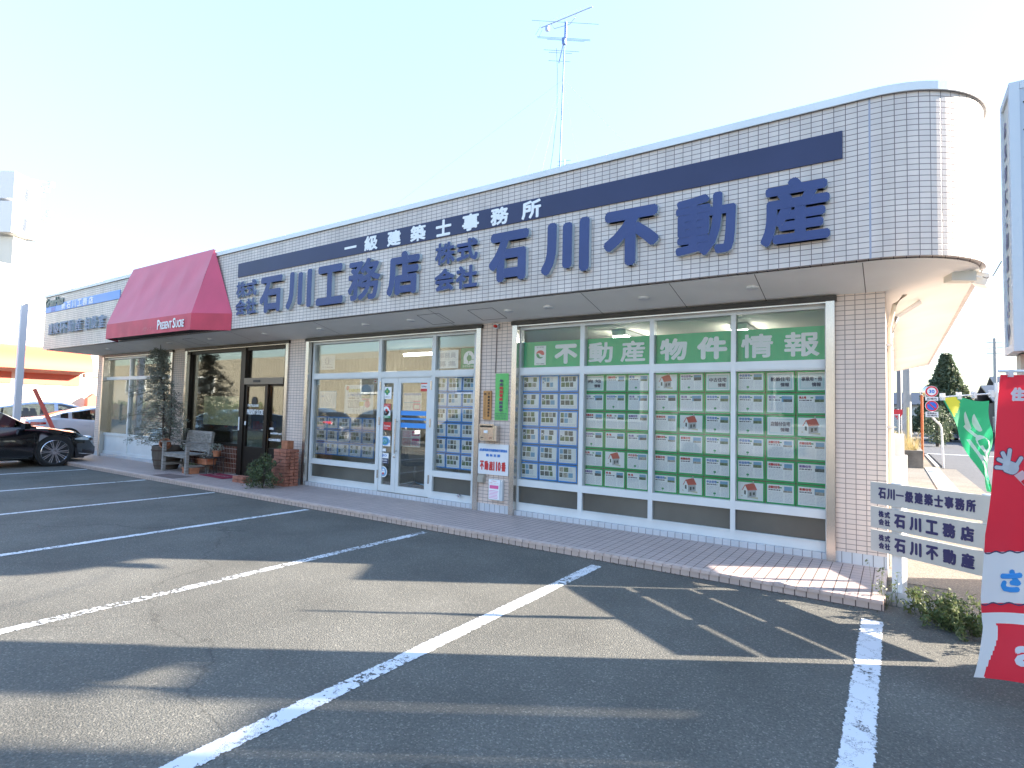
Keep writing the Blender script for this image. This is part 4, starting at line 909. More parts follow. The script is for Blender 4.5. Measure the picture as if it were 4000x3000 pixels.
def car(name, label, cat, loc, rz, paint, L=4.95, W=1.86, deck=None, roof=None, pill=(), wr=.345, wb=(1.05, .92), spokes=10, grp=None):
    t = thing(name, label, cat, loc, rz, grp); h = L/2; ya, yb = -h+wb[0], h-wb[1]
    def zlow(y):
        z = lerp_tab([(-h, .34), (-h+.35, .24), (ya, .2), (yb, .2), (h-.4, .18), (h, .24)], y)
        for yc in (ya, yb):
            d = abs(y-yc); R = wr+.05
            if d < R: z = max(z, wr-.02+math.sqrt(R*R-d*d))
        return z
    def wid(y):
        k = abs(y)/h
        return W/2*(1-.045*k**2-.22*max(0, (k-.80)/.2)**2)
    def ring(y):
        w = wid(y); zb = lerp_tab(deck, y); zl = min(zlow(y), zb-.1)
        zs = [zl, zl+.05, .46, .62, zb-.09, zb-.015, zb+.02, zb+.035]
        xs = [w*.93, w*.985, w, w*.995, w*.955, w*.875, w*.55, 0]
        for i in range(1, 5): zs[i] = min(max(zs[i], zl+.012*i), zb-.09+.001*i)
        return [Vector((x, y, z)) for x, z in zip(xs, zs)]
    ys = [-h+L*i/150 for i in range(151)]
    b = MB(); base = 0; n = 15
    for y in ys:
        r = ring(y); full = r+[Vector((-p.x, p.y, p.z)) for p in r[:-1][::-1]]; b.v += full
    for i in range(len(ys)-1):
        for k in range(n-1):
            b.f.append([i*n+k, i*n+k+1, (i+1)*n+k+1, (i+1)*n+k][::-1]); b.m.append(0); b.uv.append(None)
    for i in (0, len(ys)-1):
        f = [i*n+k for k in range(n)]; b.f.append(f if i else f[::-1]); b.m.append(0); b.uv.append(None)
    body = b.build('body', [paint, BLACKM], t, smooth=True, local=True, weld=True)
    # dark wheel wells and floor
    u = MB().box(-W*.40, W*.40, -h+.25, h-.25, .17, .55)
    for yc in (ya, yb):
        for sx_ in (-1, 1): u.tube([(sx_*W*.30, yc, wr+.02), (sx_*(W/2-.035), yc, wr+.02)], wr+.045, 24)
    u.build('underbody', BLACKM, t, local=True)
    # greenhouse
    g = MB(); y0, y1 = roof[0][0], roof[-1][0]; ng = 60; m = 9
    for i in range(ng+1):
        y = y0+(y1-y0)*i/ng; w = wid(y); zb = lerp_tab(deck, y)-.02; zr = max(lerp_tab(roof, y), zb+.015)
        k = (zr-zb)/.55; k = min(k, 1)
        r = [Vector((w*.885, y, zb)), Vector((w*(.885-.17*k), y, zb+(zr-zb)*.86)), Vector((w*(.84-.19*k), y, zb+(zr-zb)*.95)), Vector((w*.42, y, zr+.008)), Vector((0, y, zr+.018))]
        g.v += r+[Vector((-p.x, p.y, p.z)) for p in r[:-1][::-1]]
    slope = lambda y: abs(lerp_tab(roof, y+.03)-lerp_tab(roof, y-.03))/.06
    for i in range(ng):
        y = y0+(y1-y0)*(i+.5)/ng
        for k in range(m-1):
            hgt = lerp_tab(roof, y)-lerp_tab(deck, y)
            if k in (0, 7): mi = 1 if hgt > .13 and not any(a < y < c for a, c in pill) else 0
            elif k in (1, 6): mi = 0
            else: mi = 1 if slope(y) > .27 and hgt < .50 else 0
            g.f.append([i*m+k, i*m+k+1, (i+1)*m+k+1, (i+1)*m+k][::-1]); g.m.append(mi); g.uv.append(None)
    g.build('cabin', [paint, CARGLASS], t, smooth=True, local=True)
    s_ = MB()
    for yy in (-.6, .45):
        for sx_ in (-.38, .38):
            s_.obox((sx_*W/1.86, yy, .82), (.24, 0, 0), (0, .06, -.01), (0, -.07, .38)).obox((sx_*W/1.86, yy-.05, 1.22), (.12, 0, 0), (0, .05, 0), (0, -.01, .09))
    s_.build('seat', mat('car_seat', (.05, .045, .04), .8), t, local=True)
    def patch(nm, m_, ya_, yb_, z0f, z1f, side, off=.006, nn=8, sm=True):
        mbp = MB()
        def P(u_, v_):
            y = ya_+(yb_-ya_)*u_; r = ring(y); z = z0f(u_)+(z1f(u_)-z0f(u_))*v_
            for a, c in zip(r, r[1:]):
                if a.z <= z <= c.z and c.z > a.z: x = a.x+(c.x-a.x)*(z-a.z)/(c.z-a.z); break
            else: x = r[5].x if z > r[5].z else r[0].x
            return ((x+off)*side, y, z+off*.3)
        mbp.grid(P, nn, 4); return mbp.build(nm, m_, t, local=True, smooth=sm)
    for sd_ in (-1, 1):
        patch('headlight', HEADL, h-.52, h-.03, lambda u: .64-.04*u, lambda u: .665+.05*math.sin(u*2.4), sd_)
        patch('tail_light', TAIL, -h+.02, -h+.48, lambda u: .80+.05*u, lambda u: .93-.02*u, sd_)
        patch('rocker_strip', CHROME, ya+.5, yb-.5, lambda u: .215, lambda u: .235, sd_, .008)
        patch('bumper_strip', CHROME, h-.42, h-.05, lambda u: .29-.06*u, lambda u: .305-.05*u, sd_, .008)
        for dy in (yb-.42, yb-1.42): patch('door_seam', BLACKM, dy, dy+.008, lambda u: .27, lambda u: lerp_tab(deck, dy)-.02, sd_, .002, 1)
        for dy in (yb-1.30, yb-2.3): patch('door_handle', CHROME if grp is None else paint, dy, dy+.16, lambda u: .80, lambda u: .825, sd_, .018, 2)
        mm = MB().obox((sd_*(W/2+.07), yb-.62, .98), (.10, .01, 0), (-.01, .055, 0), (0, 0, .065)).tube([(sd_*(W/2-.09), yb-.60, .93), (sd_*(W/2+.0), yb-.60, .95)], .02)
        mm.build('side_mirror', paint, t, local=True, smooth=True)
    gr = MB()
    gr.box(-.42, .42, h-.03, h+.008, .30, .60, 0)
    for i in range(8): gr.box(-.40, .40, h+.009, h+.014, .32+i*.035, .33+i*.035, 1)
    gr.build('grille', [BLACKM, CHROME], t, local=True)
    MB().box(-.17, .17, -h-.018, -h+.01, .52, .69).build('number_plate', WHITEP, t, local=True)
    for (yy, nm) in ((ya, 'wheel'), (yb, 'wheel')):
        for sx_ in (-1, 1):
            xo = sx_*(W/2-.012); w_ = MB().lathe([(wr*.79, 0), (wr*.84, .012*sx_), (wr*.965, .006*sx_), (wr, -.03*sx_), (wr, -.19*sx_), (wr*.9, -.22*sx_), (wr*.5, -.22*sx_)], (xo, yy, wr), 40, axis='x').build(nm, TYRE, t, local=True, smooth=True)
            rim = MB().lathe([(wr*.80, .004*sx_), (wr*.775, .010*sx_), (wr*.75, -.015*sx_), (wr*.73, -.10*sx_)], (xo, yy, wr), 40, m=0, axis='x')
            rim.lathe([(wr*.74, -.11*sx_), (0, -.11*sx_)], (xo, yy, wr), 40, m=1, axis='x'); rim.lathe([(.075, -.03*sx_), (.055, -.008*sx_), (0, -.006*sx_)], (xo, yy, wr), 20, m=0, axis='x')
            for k in range(spokes):
                a = 2*math.pi*k/spokes
                for da_ in (-.085, .085):
                    c0 = Vector((xo-.018*sx_, yy+.05*math.cos(a+da_*2), wr+.05*math.sin(a+da_*2))); c1 = Vector((xo-.012*sx_, yy+wr*.76*math.cos(a+da_), wr+wr*.76*math.sin(a+da_)))
                    d = (c1-c0)/2; nrm = Vector((1, 0, 0)).cross(d).normalized()*.0105
                    rim.obox((c0+c1)/2, d, nrm, (.008, 0, 0), 0)
            rm = rim.build('rim', [mat('alloy', (.75, .76, .8), .22, 1), BLACKM], w_, local=True, smooth=True)
    return t
PB = mat('black_car_paint', (.006, .006, .008), .12, 0, coat=1); PW = mat('pearl_white_paint', (.60, .63, .70), .25, 0, coat=1); PS = mat('pale_blue_paint', (.38, .46, .60), .25, .2, coat=1)
sedan_deck = [(-2.6, .70), (-2.5, .98), (-1.9, 1.06), (-.5, 1.0), (.9, .97), (1.5, .93), (2.1, .83), (2.42, .70), (2.6, .52)]
sedan_roof = [(-2.05, 1.06), (-1.2, 1.32), (-.5, 1.44), (.1, 1.445), (.55, 1.36), (1.32, .955)]
car('black_sedan', 'glossy black sedan with many-spoked alloy wheels parked nose-in by the shop step', 'car', (-17.75, -2.5, 0), R_(0), PB, 5.2, 1.88, sedan_deck, sedan_roof,
    ((-1.25, -1.16), (-.08, .02), (.98, 1.4), (-2.2, -1.6)), .355)
d2 = [(-2.35, .72), (-2.25, 1.02), (-1.7, 1.08), (-.5, 1.0), (.8, .97), (1.4, .92), (2.0, .80), (2.35, .55)]
r2_ = [(-1.9, 1.07), (-1.2, 1.27), (-.45, 1.42), (.1, 1.44), (.5, 1.36), (1.2, .95)]
w2 = car('white_sedan', 'white sedan half hidden behind the left end of the shop', 'car', (-23.0, 2.55, 0), R_(-3), PW, 4.7, 1.84, d2, r2_, ((-1.3, -1.2), (-.1, 0), (.9, 1.3), (-2, -1.55)), .34, grp='cars parked beyond the shop')
d3 = [(-2.3, .75), (-2.2, 1.0), (-1.6, 1.02), (.8, .98), (1.4, .94), (2.0, .82), (2.3, .58)]
r3_ = [(-2.15, 1.03), (-1.6, 1.38), (-.7, 1.56), (.1, 1.57), (.6, 1.46), (1.35, .96)]
car('blue_grey_car', 'pale blue-grey car with a taller roof behind the white sedan', 'car', (-26.6, 2.1, 0), R_(0), PS, 4.6, 1.8, d3, r3_, ((-1.3, -1.2), (-.1, 0), (1.0, 1.4)), .34, grp='cars parked beyond the shop')
car('small_white_car', 'distant pale car facing this way on the street', 'car', (4.25, 62, 0), R_(176), PS, 4.4, 1.75, d3[:0]+[(a*.95, b*1.0) for a, b in d3], [(a*.95, b) for a, b in r3_], ((-1.3, -1.2), (-.1, 0)), .32)

# ================================================================ things by the cake shop door
OW = OLDWOOD
bn = thing('garden_bench', 'weathered grey slatted wooden bench beside the barrel planter', 'bench', (-12.95, .3, .085))
x0, x1, yf, yb_ = -13.44, -12.44, .11, .56
for xx in (x0, x1):
    MB().box(xx-.032, xx+.032, yf-.032, yf+.032, .085, .73).build('leg', OW, bn)
    MB().obox((xx, yb_+.04, .53), (.032, 0, 0), (0, .03, 0), (0, .05, .445)).build('leg', OW, bn)
    MB().box(xx-.035, xx+.035, yf-.07, yb_+.03, .73, .755).build('armrest', OW, bn)
    MB().box(xx-.02, xx+.02, yf+.03, yb_-.0, .22, .27).build('stretcher', OW, bn)
st = MB()
for i in range(6): st.box(x0-.01, x1+.01, yf-.03+i*.08, yf+.035+i*.08, .485, .505)
st.box(x0+.03, x1-.03, yf-.02, yf+.005, .42, .483).box(x0+.03, x1-.03, yb_-.02, yb_+.005, .42, .483); st.build('seat', OW, bn)
bk_ = MB().obox(((x0+x1)/2, yb_+.078, .955), ((x1-x0)/2, 0, 0), (0, .02, 0), (0, .004, .035)).obox(((x0+x1)/2, yb_+.03, .56), ((x1-x0)/2, 0, 0), (0, .016, 0), (0, .003, .025))
for i in range(14):
    xx = x0+.07+i*(x1-x0-.14)/13; bk_.obox((xx, yb_+.055, .755), (.024, 0, 0), (0, .009, 0), (0, .02, .17))
bk_.build('backrest', OW, bn)
bp = thing('barrel_planter', 'dark half barrel planter with iron hoops behind the bench', 'planter', (-13.84, .36, .085))
bc = (-14.42, .28, .085)
# the barrel stands against the window, behind the bench end
BARR = mat('barrel_wood', (.10, .08, .065), .8, 0, .35, 7, .4, 50, stretch=(1, 1, .2))
bl2 = MB().lathe([(.0, 0.0), (.23, 0), (.27, .15), (.30, .32), (.31, .52), (.285, .54), (.27, .50), (0, .49)], (-13.84, .36, .085), 24); bl2.build('barrel', BARR, bp, smooth=True)
hp = MB()
for z_, r_h in ((.07, .252), (.2, .283), (.42, .312)): hp.lathe([(r_h, z_), (r_h+.006, z_+.002), (r_h+.009, z_+.03), (r_h+.002, z_+.032)], (-13.84, .36, .085), 24)
hp.build('hoop', mat('rusty_iron', (.10, .07, .055), .7, .5), bp, smooth=True)
MB().lathe([(.0, .505), (.27, .50)], (-13.84, .36, .085), 20).build('soil', mat('soil', (.05, .035, .025), .95), bp)
tag(MB().lathe([(0, 0), (.085, 0), (.11, .14), (.12, .14), (.12, .17), (.10, .17), (.09, .02)], (0, 0, 0), 18).build('terracotta_pot', TERRA, smooth=True), 'terracotta pot tipped over on the barrel rim', 'pot').location = (-13.62, .26, .62)
bpy.data.objects['terracotta_pot'].rotation_euler = (R_(60), 0, R_(40))
# foliage helper
def leafball(mb, c, r, n, sz, rg, squash=(1, 1, 1), flat=0., m=0, pw=.55, upd=0.):
    c = Vector(c)
    for _ in range(n):
        while True:
            d = Vector((rg.uniform(-1, 1), rg.uniform(-1, 1), rg.uniform(-1, 1)))
            if 0 < d.length <= 1: break
        d = d.normalized()*(d.length**pw)
        p = c+Vector((d.x*squash[0], d.y*squash[1], d.z*squash[2]))*r
        a = Vector((rg.gauss(0, 1), rg.gauss(0, 1), rg.gauss(0, 1)+upd)).normalized(); b = a.cross(Vector((rg.gauss(0, 1), rg.gauss(0, 1), rg.gauss(0, 1)))).normalized()
        l, w = sz*rg.uniform(.6, 1.3), sz*rg.uniform(.25, .5)
        mb.face([p-a*l*.5, p+b*w*.5, p+a*l*.5, p-b*w*.5], m)
    return mb
CONIF = foliage('conifer_needles', [(.15, .17, .13), (.21, .24, .19), (.32, .34, .28), (.16, .14, .10), (.26, .31, .28)])
tr = thing('potted_conifer', 'tall sparse grey-green conifer growing from the barrel planter', 'tree', (-13.84, .36, .6))
TK = MB(); CR_ = MB(); rg = random.Random(11); tx0, ty0 = -14.55, .30
def tpos(z): return Vector((-13.86-.36*(z-.6)/2.3+.03*math.sin(z*4), .33-.06*(z-.6)/2.3+.02*math.sin(z*5), z))
TK.tube([tpos(.58+i*.16) for i in range(16)], [.028-.0014*i for i in range(16)], 8)
TK.tube([Vector((-13.78, .36, .58)), Vector((-13.6, .30, 1.1)), Vector((-13.55, .26, 1.75))], [.018, .013, .006], 6)
for i in range(165):
    z = .70+2.15*(i/165)**1.0; p0 = tpos(z); az = rg.uniform(0, 2*math.pi)
    ln = (1.0-.84*((z-.6)/2.35)**.9)*rg.uniform(.45, 1.0)*1.36*(1.2 if math.cos(az) < 0 else .95)
    if z < 1.0: ln *= .75
    dx, dy = math.cos(az), math.sin(az)*.9
    if dy > 0: dy *= .33
    pts = [p0+Vector((dx*ln*t, dy*ln*t, ln*(.30*t-.42*t*t)+.02*math.sin(t*9+i))) for t in (0, .25, .5, .75, 1)]
    TK.tube(pts, [.008, .007, .005, .004, .002], 5)
    for t_ in (.45, .62, .78, .92, 1.0):
        k = int(t_*4); q = pts[min(k, 3)].lerp(pts[min(k+1, 4)], t_*4-min(k, 3)) if k < 4 else pts[4]
        if rg.random() < .80: leafball(CR_, q+Vector((rg.uniform(-.05, .05), rg.uniform(-.04, .04), rg.uniform(-.02, .05))), rg.uniform(.045, .10), 22, .042, rg, (1, .9, .7))
for i in range(10): leafball(CR_, tpos(2.35+.055*i), .10-.006*i, 34, .045, rg)
TK.build('trunk', TREECOL, tr, smooth=True); CR_.build('crown', CONIF, tr)
# flower pots
WH = foliage('white_flowers', [(.55, .56, .55), (.12, .17, .08), (.62, .62, .6), (.09, .13, .06)]); LG = foliage('pale_leaves', [(.14, .20, .10), (.22, .28, .14), (.10, .15, .08)])
def potplant(name, label, loc, r, hgt, fol, fr, box_=False, n=260):
    t = thing(name, label, 'potted plant', loc); x, y, z = loc
    if box_: MB().box(x-r*1.4, x+r*1.4, y-r*.8, y+r*.8, z, z+hgt).box(x-r*1.5, x+r*1.5, y-r*.9, y+r*.9, z+hgt-.02, z+hgt+.015).build('pot', TERRA, t)
    else: MB().lathe([(0, 0), (r*.7, 0), (r*.95, hgt*.8), (r*1.05, hgt*.8), (r*1.05, hgt), (r*.9, hgt), (r*.85, hgt*.85), (0, hgt*.85)], loc, 20).build('pot', TERRA, t, smooth=True)
    leafball(MB(), (x, y, z+hgt+fr*.5), fr, n, .035, random.Random(int(abs(x*77))), (1.25, 1, .75)).build('foliage', fol, t)
# little stand for the pots
psd = thing('plant_stand', 'low dark iron stand carrying terracotta pots beside the bench', 'plant stand', (-12.25, .55, .085))
ps = MB()
for (a, b, z) in ((-12.62, -12.22, .28), (-12.32, -11.95, .46)): ps.box(a, b, .42, .68, z-.015, z)
for (xx, zz) in ((-12.60, .265), (-12.24, .265), (-12.30, .445), (-11.97, .445)):
    for yy in (.44, .66): ps.tube([(xx, yy, .085), (xx, yy, zz)], .008, 6)
ps.build('stand', BLACKM, psd)
potplant('flower_pot', 'terracotta trough of silvery flowers beside the bench arm', (-12.40, .52, .28), .13, .11, WH, .14, True)
potplant('flower_pot', 'round terracotta pot of white flowers on the upper shelf by the brown tiles', (-12.12, .58, .462), .09, .13, WH, .13)
potplant('flower_pot', 'small terracotta trough of pale green leaves low in front of the bench', (-12.55, .26, .087), .12, .11, LG, .10, True, 160)
# doormat
dmx = thing('door_mat', 'dark red door mat with pale lettering in front of the cake shop door', 'mat', (-11.9, .6, .09))
MB().prism([(-12.15, .24), (-11.15, .18), (-11.12, .60), (-12.1, .66)], (0, 0, .0895), X, Y, (0, 0, .008)).build('mat', mat('mat_red', (.26, .02, .05), .9, 0, .2, 30), dmx)
t = MB(); text(t, 'Present Sucre', (-11.95, .38, .099), X, Y, Z, .62, .09, 0, .0); t.build('lettering', mat('mat_letter', (.55, .4, .4), .9), dmx)
# bricks, shrub
BRK = mat('brick_block', (.36, .145, .095), .9, 0, .28, 7, .5, 45)
def bricks(name, label, x0, y0, z0, nx, ny, nz, bw_=.19, bd=.095, bh=.06, jit=.006):
    m_ = MB(); r = random.Random(5)
    for k in range(nz):
        for i in range(nx):
            for j in range(ny):
                a = x0+i*(bw_+.006)+r.uniform(-jit, jit); b = y0+j*(bd+.006)+r.uniform(-jit, jit); c = z0+k*(bh+.003)
                m_.box(a, a+bw_-.010, b, b+bd-.010, c, c+bh-.006)
    return tag(m_.build(name, BRK), label, 'brick stack')
bricks('brick_stack', 'tall square stack of terracotta bricks at the pier right of the cake shop door', -9.66, .32, .087, 2, 3, 11)
bricks('brick_stack', 'few loose bricks piled low left of the leafy shrub', -10.62, .08, .087, 2, 2, 2)
tag(MB().prism([(-.09, -.07), (.09, -.07), (.09, .07), (-.09, .07)], (-9.5, .50, .781), X, Y, (0, 0, .15)).build('planter_block', TERRA), 'terracotta block on top of the tall brick stack', 'block')
potplant('flower_pot', 'small terracotta pot with green shoots standing near the tall brick stack', (-9.85, .62, .56), .08, .15, LG, .09)
tag(MB().box(-9.98, -9.72, .5, .74, .087, .56).build('brick_pedestal', BRK), 'brick pedestal beside the tall brick stack', 'pedestal')
SHR = foliage('shrub_leaves', [(.05, .075, .03), (.09, .13, .05), (.15, .19, .08), (.07, .10, .05), (.11, .13, .07)])
sh = thing('leafy_shrub', 'bushy green shrub in front of the tall brick stack', 'shrub', (-9.75, .05, .087)); rg = random.Random(4)
c_ = MB()
for i in range(34):
    a = rg.uniform(0, 6.28); rr_ = rg.uniform(.05, .36); leafball(c_, (-9.48+rr_*math.cos(a)*.95, -.0+rr_*math.sin(a)*.65, .17+rg.uniform(0, .52)*(1-rr_*1.2)), rg.uniform(.08, .15), 75, .05, rg, (1, 1, 1))
c_.build('crown', SHR, sh)
k_ = MB()
for i in range(7): k_.tube([(-9.48, .0, .087), (-9.48+rg.uniform(-.15, .15), .02+rg.uniform(-.1, .1), .35), (-9.48+rg.uniform(-.3, .3), .02+rg.uniform(-.2, .2), .6)], [.012, .008, .004], 5)
k_.build('trunk', TREECOL, sh)
sh2 = thing('low_plant', 'dark low leafy plant left of the bushy shrub', 'plant', (-10.55, .35, .087))
leafball(leafball(MB(), (-10.35, .38, .22), .22, 330, .05, rg, (1, .8, .7)), (-10.1, .45, .30), .2, 260, .05, rg).build('foliage', foliage('dark_leaves', [(.03, .05, .02), (.07, .06, .03), (.06, .09, .035), (.10, .06, .04)]), sh2)

# cake shop interior display
dc = thing('display_counter', 'pale green display counter inside the cake shop window', 'counter', (-12.6, 1.6, .1))
MB().box(-13.1, -11.9, 1.5, 2.1, .1, 1.0).build('counter', mat('counter_green', (.48, .56, .46), .6), dc); MB().box(-13.15, -11.85, 1.45, 2.15, 1.0, 1.04).build('counter_top', OW, dc)
gd = MB(); rg = random.Random(9)
for i in range(26):
    xx, yy = rg.uniform(-13.6, -11.9), rg.uniform(1.5, 2.0); w_ = rg.uniform(.04, .1); gd.box(xx, xx+w_, yy, yy+w_, 1.042, 1.05+rg.uniform(.06, .22), rg.randrange(5))
tag(gd.build('gift_goods', [mat('g1', (.45, .1, .06), .6), mat('g2', (.5, .45, .35), .6), mat('g3', (.1, .15, .3), .6), PAPER, mat('g4', (.35, .2, .1), .6)]), 'assorted gift boxes standing on the cake shop counter', 'gift boxes', kind='stuff')
nb = MB().grid(lambda u, v: (-13.45+1.95*u, .95+.008*math.sin(u*40), 1.13+.66*v), 24, 1); tag(nb.build('cafe_curtain', mat('olive_net', (.66, .62, .34), .9, 0, .25, 18)), 'olive net curtain across the middle of the cake shop window', 'curtain')
wl = thing('wall_lamp', 'small glowing orange wall lamp inside the cake shop door', 'lamp', (-10.15, 1.35, 1.95))
MB().lathe([(.05, -.08), (.075, .06), (.02, .10)], (-10.2, 1.3, 1.93), 14).build('lamp_shade', mat('warm_lamp', (1, .42, .14), .5, emit=5), wl); MB().tube([(-10.2, 1.3, 2.03), (-10.2, 1.3, 2.35)], .008).build('stem', BLACKM, wl)
# office chairs seen through the door
def office_chair(loc, rz, label):
    t = thing('office_chair', label, 'chair', loc, rz, 'office chairs behind the glass door')
    MB().box(-.24, .24, -.23, .23, .44, .52).build('seat', BLACKM, t, local=True); MB().obox((0, .25, .78), (.22, 0, 0), (0, .03, 0), (0, .04, .24)).build('backrest', BLACKM, t, local=True)
    MB().tube([(0, 0, .1), (0, 0, .44)], .025).build('column', CHROME, t, local=True)
    b = MB(); w = MB()
    for k in range(5):
        a = k*1.2566; b.tube([(0, 0, .12), (.28*math.cos(a), .28*math.sin(a), .07)], [.025, .015]); w.lathe([(0, -.02), (.03, -.02), (.03, .02), (0, .02)], (.28*math.cos(a), .28*math.sin(a), .03), 10, axis='x')
    b.build('base', CHROME, t, local=True); w.build('caster', BLACKM, t, local=True)
office_chair((-7.35, 1.75, .1), 2.6, 'black swivel chair nearer the narrow door leaf'); office_chair((-6.5, 1.95, .1), 3.4, 'black swivel chair behind the right part of the wide door leaf')
dk = thing('office_desk', 'plain wooden desk with a pale front behind the glass door', 'desk', (-6.8, 3.0, .1))
MB().box(-8.0, -5.6, 2.4, 3.1, .72, .75).build('desk_top', mat('desk_wood', (.28, .2, .14), .5), dk); MB().box(-7.95, -5.65, 2.9, 2.93, .1, .72).build('modesty_panel', mat('desk_panel', (.5, .5, .48), .6), dk)

# ================================================================ right foreground: board sign, flags, pylon
bo = thing('board_sign', 'three white boards on two square white posts reading the office names in navy', 'sign', (.5, -.28, 0))
A0, A1 = Vector((.035, .016, 0)), Vector((1.35, -.852, 0)); bd_ = (A1-A0).normalized(); bn_ = Vector((bd_.y, -bd_.x, 0))
if bn_.y > 0: bn_ = -bn_
BOARD = mat('board_cream', (.52, .51, .47), .5, 0, .08, 4)
for (z1, z0) in ((1.021, .824), (.800, .611), (.590, .400)):
    L_ = (A1-A0).length
    o = MB().obox(A0+bd_*L_/2+Vector((0, 0, (z0+z1)/2))+bn_*.045, bd_*L_/2, bn_*.012, (0, 0, (z1-z0)/2)).build('board', BOARD, bo)
    t = MB(); O = A0+bn_*.0575
    def bt_(s_, u0, u1, v0, v1, b=.004): text(t, s_, O+bd_*u0+Vector((0, 0, z0+(z1-z0)*v0)), bd_, Z, bn_, u1-u0, (z1-z0)*(v1-v0), 0, b)
    if z1 > 1:
        for i, ch in enumerate('石川一級建築士事務所'):
            a = .075+i*.079
            if ch == '一': t.obox(O+bd_*(a+.034)+Vector((0, 0, z0+.105)), bd_*.034, bn_*.0008, (0, 0, .007))
            else: bt_(ch, a, a+.070, .28, .78, .0045)
    else:
        for ch, a, v in (('株', .075, .53), ('式', .13, .53), ('会', .075, .16), ('社', .13, .16)): bt_(ch, a, a+.05, v, v+.31, .0028)
        for i, ch in enumerate('石川工務店' if z1 > .7 else '石川不動産'): bt_(ch, .215+i*.132, .215+i*.132+.098, .18, .80, .0065)
    t.build('lettering', mat('board_navy', (.035, .03, .11), .5), o)
for uu in (.22, .93):
    c = A0+bd_*uu; MB().obox(c+Vector((0, 0, .5)), bd_*.045, bn_*.033, (0, 0, .53)).build('post', WHITEP, bo)
tag(MB().grid(lambda u, v: (.20+.19*math.cos(u*6.283)*math.sin(v*1.57+.01)+(.1*v if u > .8 or u < .2 else 0), -.18+.12*math.sin(u*6.283)*math.sin(v*1.57+.01), .085*math.cos(v*1.57)), 12, 6).build('concrete_footing', CONC, smooth='all'), 'rounded lump of concrete at the left sign post foot', 'footing')
tag(MB().obox((.98, -.62, .03), (.2, -.12, 0), (.06, .1, 0), (0, 0, .05)).build('concrete_kerb_block', CONC), 'short concrete block at the right sign post foot', 'block')

fg = thing('red_flag', 'tall red nobori banner flag with blue and white lettering at the right edge', 'flag', (.95, -2.0, 0))
FO = Vector((.715, -2.03, 0)); FU = Vector((.87, .49, 0)).normalized(); FN = Vector((FU.y, -FU.x, 0))
REDF = cloth_mat('flag_red', (.88, .03, .06)); FW = cloth_mat('flag_white', (.85, .86, .88)); FB = mat('flag_blue', (.04, .28, .68), .55); FLN = mat('flag_outline', (.05, .05, .12), .6)
def fshape(u, v):  # u across 0..0.6 m, v down 0..1.9 m
    lean = -.02-.115*min(v/.9, 1)+.09*max(0, v-1.25)-.52*max(0, v-1.42)**1.25*(1-u/.75)
    wav = .035*math.sin(3.2*v+4*u)*min(v, 1)+.02*math.sin(11*u+2*v)*min(1, v)
    k = max(0, v-1.35)
    return FO+FU*(u+lean)+FN*(wav+.16*k*math.sin(k*5+u*3))+Vector((0, 0, 1.855-v-.25*u*0+.10*k*(1-u/.6)*0+.13*max(0, v-1.4)*(1-u/.6)))
cloth = MB()
def cm(u, v):
    v *= 1.72; u *= .62
    if 1.00 < v < 1.29: return 1
    if v > 1.345 and v < 1.40: return 1
    if v > 1.38 and u < .07+.02*math.sin(v*14): return 1
    return 0
cloth.grid(lambda u, v: fshape(u*.62, v*1.72), 90, 260, cm)
o = cloth.build('cloth', [REDF, FW], fg, smooth='all', weld=True)
def onflag(mb2, off=.003, src=None):
    mb2.v = [fshape(p.x, p.y)+FN*off+Vector((0, 0, 0)) for p in mb2.v]; return mb2
def ftx(s_, u0, u1, v0, v1, bold, m_, nm, off=.004):
    t = MB(); text(t, s_, (u0, v1, 0), X, -Y, Z, u1-u0, v1-v0, 0, bold)
    for p in t.v: p.z = 0
    onflag(t, off).build(nm, m_, fg)
ftx('住', .06, .135, .07, .15, .006, FW, 'white_lettering'); ftx('ま', .15, .225, .07, .15, .006, FW, 'white_lettering')
ftx('さ', .12, .25, 1.10, 1.23, .010, FB, 'blue_lettering', .004); ftx('が', .27, .42, 1.08, 1.22, .010, FB, 'blue_lettering', .004)
ftx('不', .24, .28, 1.44, 1.49, .003, FW, 'white_lettering'); ftx('at', .17, .32, 1.50, 1.63, .009, FW, 'white_lettering')
for (v0, v1) in ((.995, 1.003), (1.288, 1.296)):
    t = MB().grid(lambda u, v: (u*.62, v0+(v1-v0)*v+.006*math.sin(u*40), 0), 40, 1); onflag(t, .005).build('scroll_line', FLN, fg)
t = MB()
def disc(cx, cy, r, m_=0, n=18, sx_=1.): t.face([(cx+r*sx_*math.cos(a), cy+r*math.sin(a), 0) for a in [2*math.pi*i/n for i in range(n)]], m_)
def limb(a, b, r, m_=0, z=0.):
    a, b = Vector((*a, 0)), Vector((*b, 0)); d = (b-a).normalized(); n_ = Vector((-d.y, d.x, 0)); P = []
    for i in range(9): P.append(a+(n_*math.cos(math.pi*i/8)-d*math.sin(math.pi*i/8))*r)
    for i in range(9): P.append(b+(-n_*math.cos(math.pi*i/8)+d*math.sin(math.pi*i/8))*r)
    t.face(P, m_)
def hand(gro):
    n0 = len(t.v); hand_(gro)
    for p in t.v[n0:]: p.x = .085+(p.x-.115)*.9; p.y = .50+(p.y-.50)*.88
def hand_(gro):
    limb((.105, .52), (.135, .53), .038+gro)
    for (x_, y_) in ((.045, .475), (.065, .435), (.105, .415)): limb((.10, .50), (x_, y_), .0125+gro)
    limb((.12, .50), (.135, .43), .0115+gro) if False else None
    limb((.10, .53), (.035, .525), .012+gro); limb((.15, .52), (.178, .465), .0135+gro)
t = MB(); hand(.0045); onflag(t, .004).build('hand_outline', FLN, fg)
t = MB(); hand(0); onflag(t, .0055).build('hand', FW, fg)
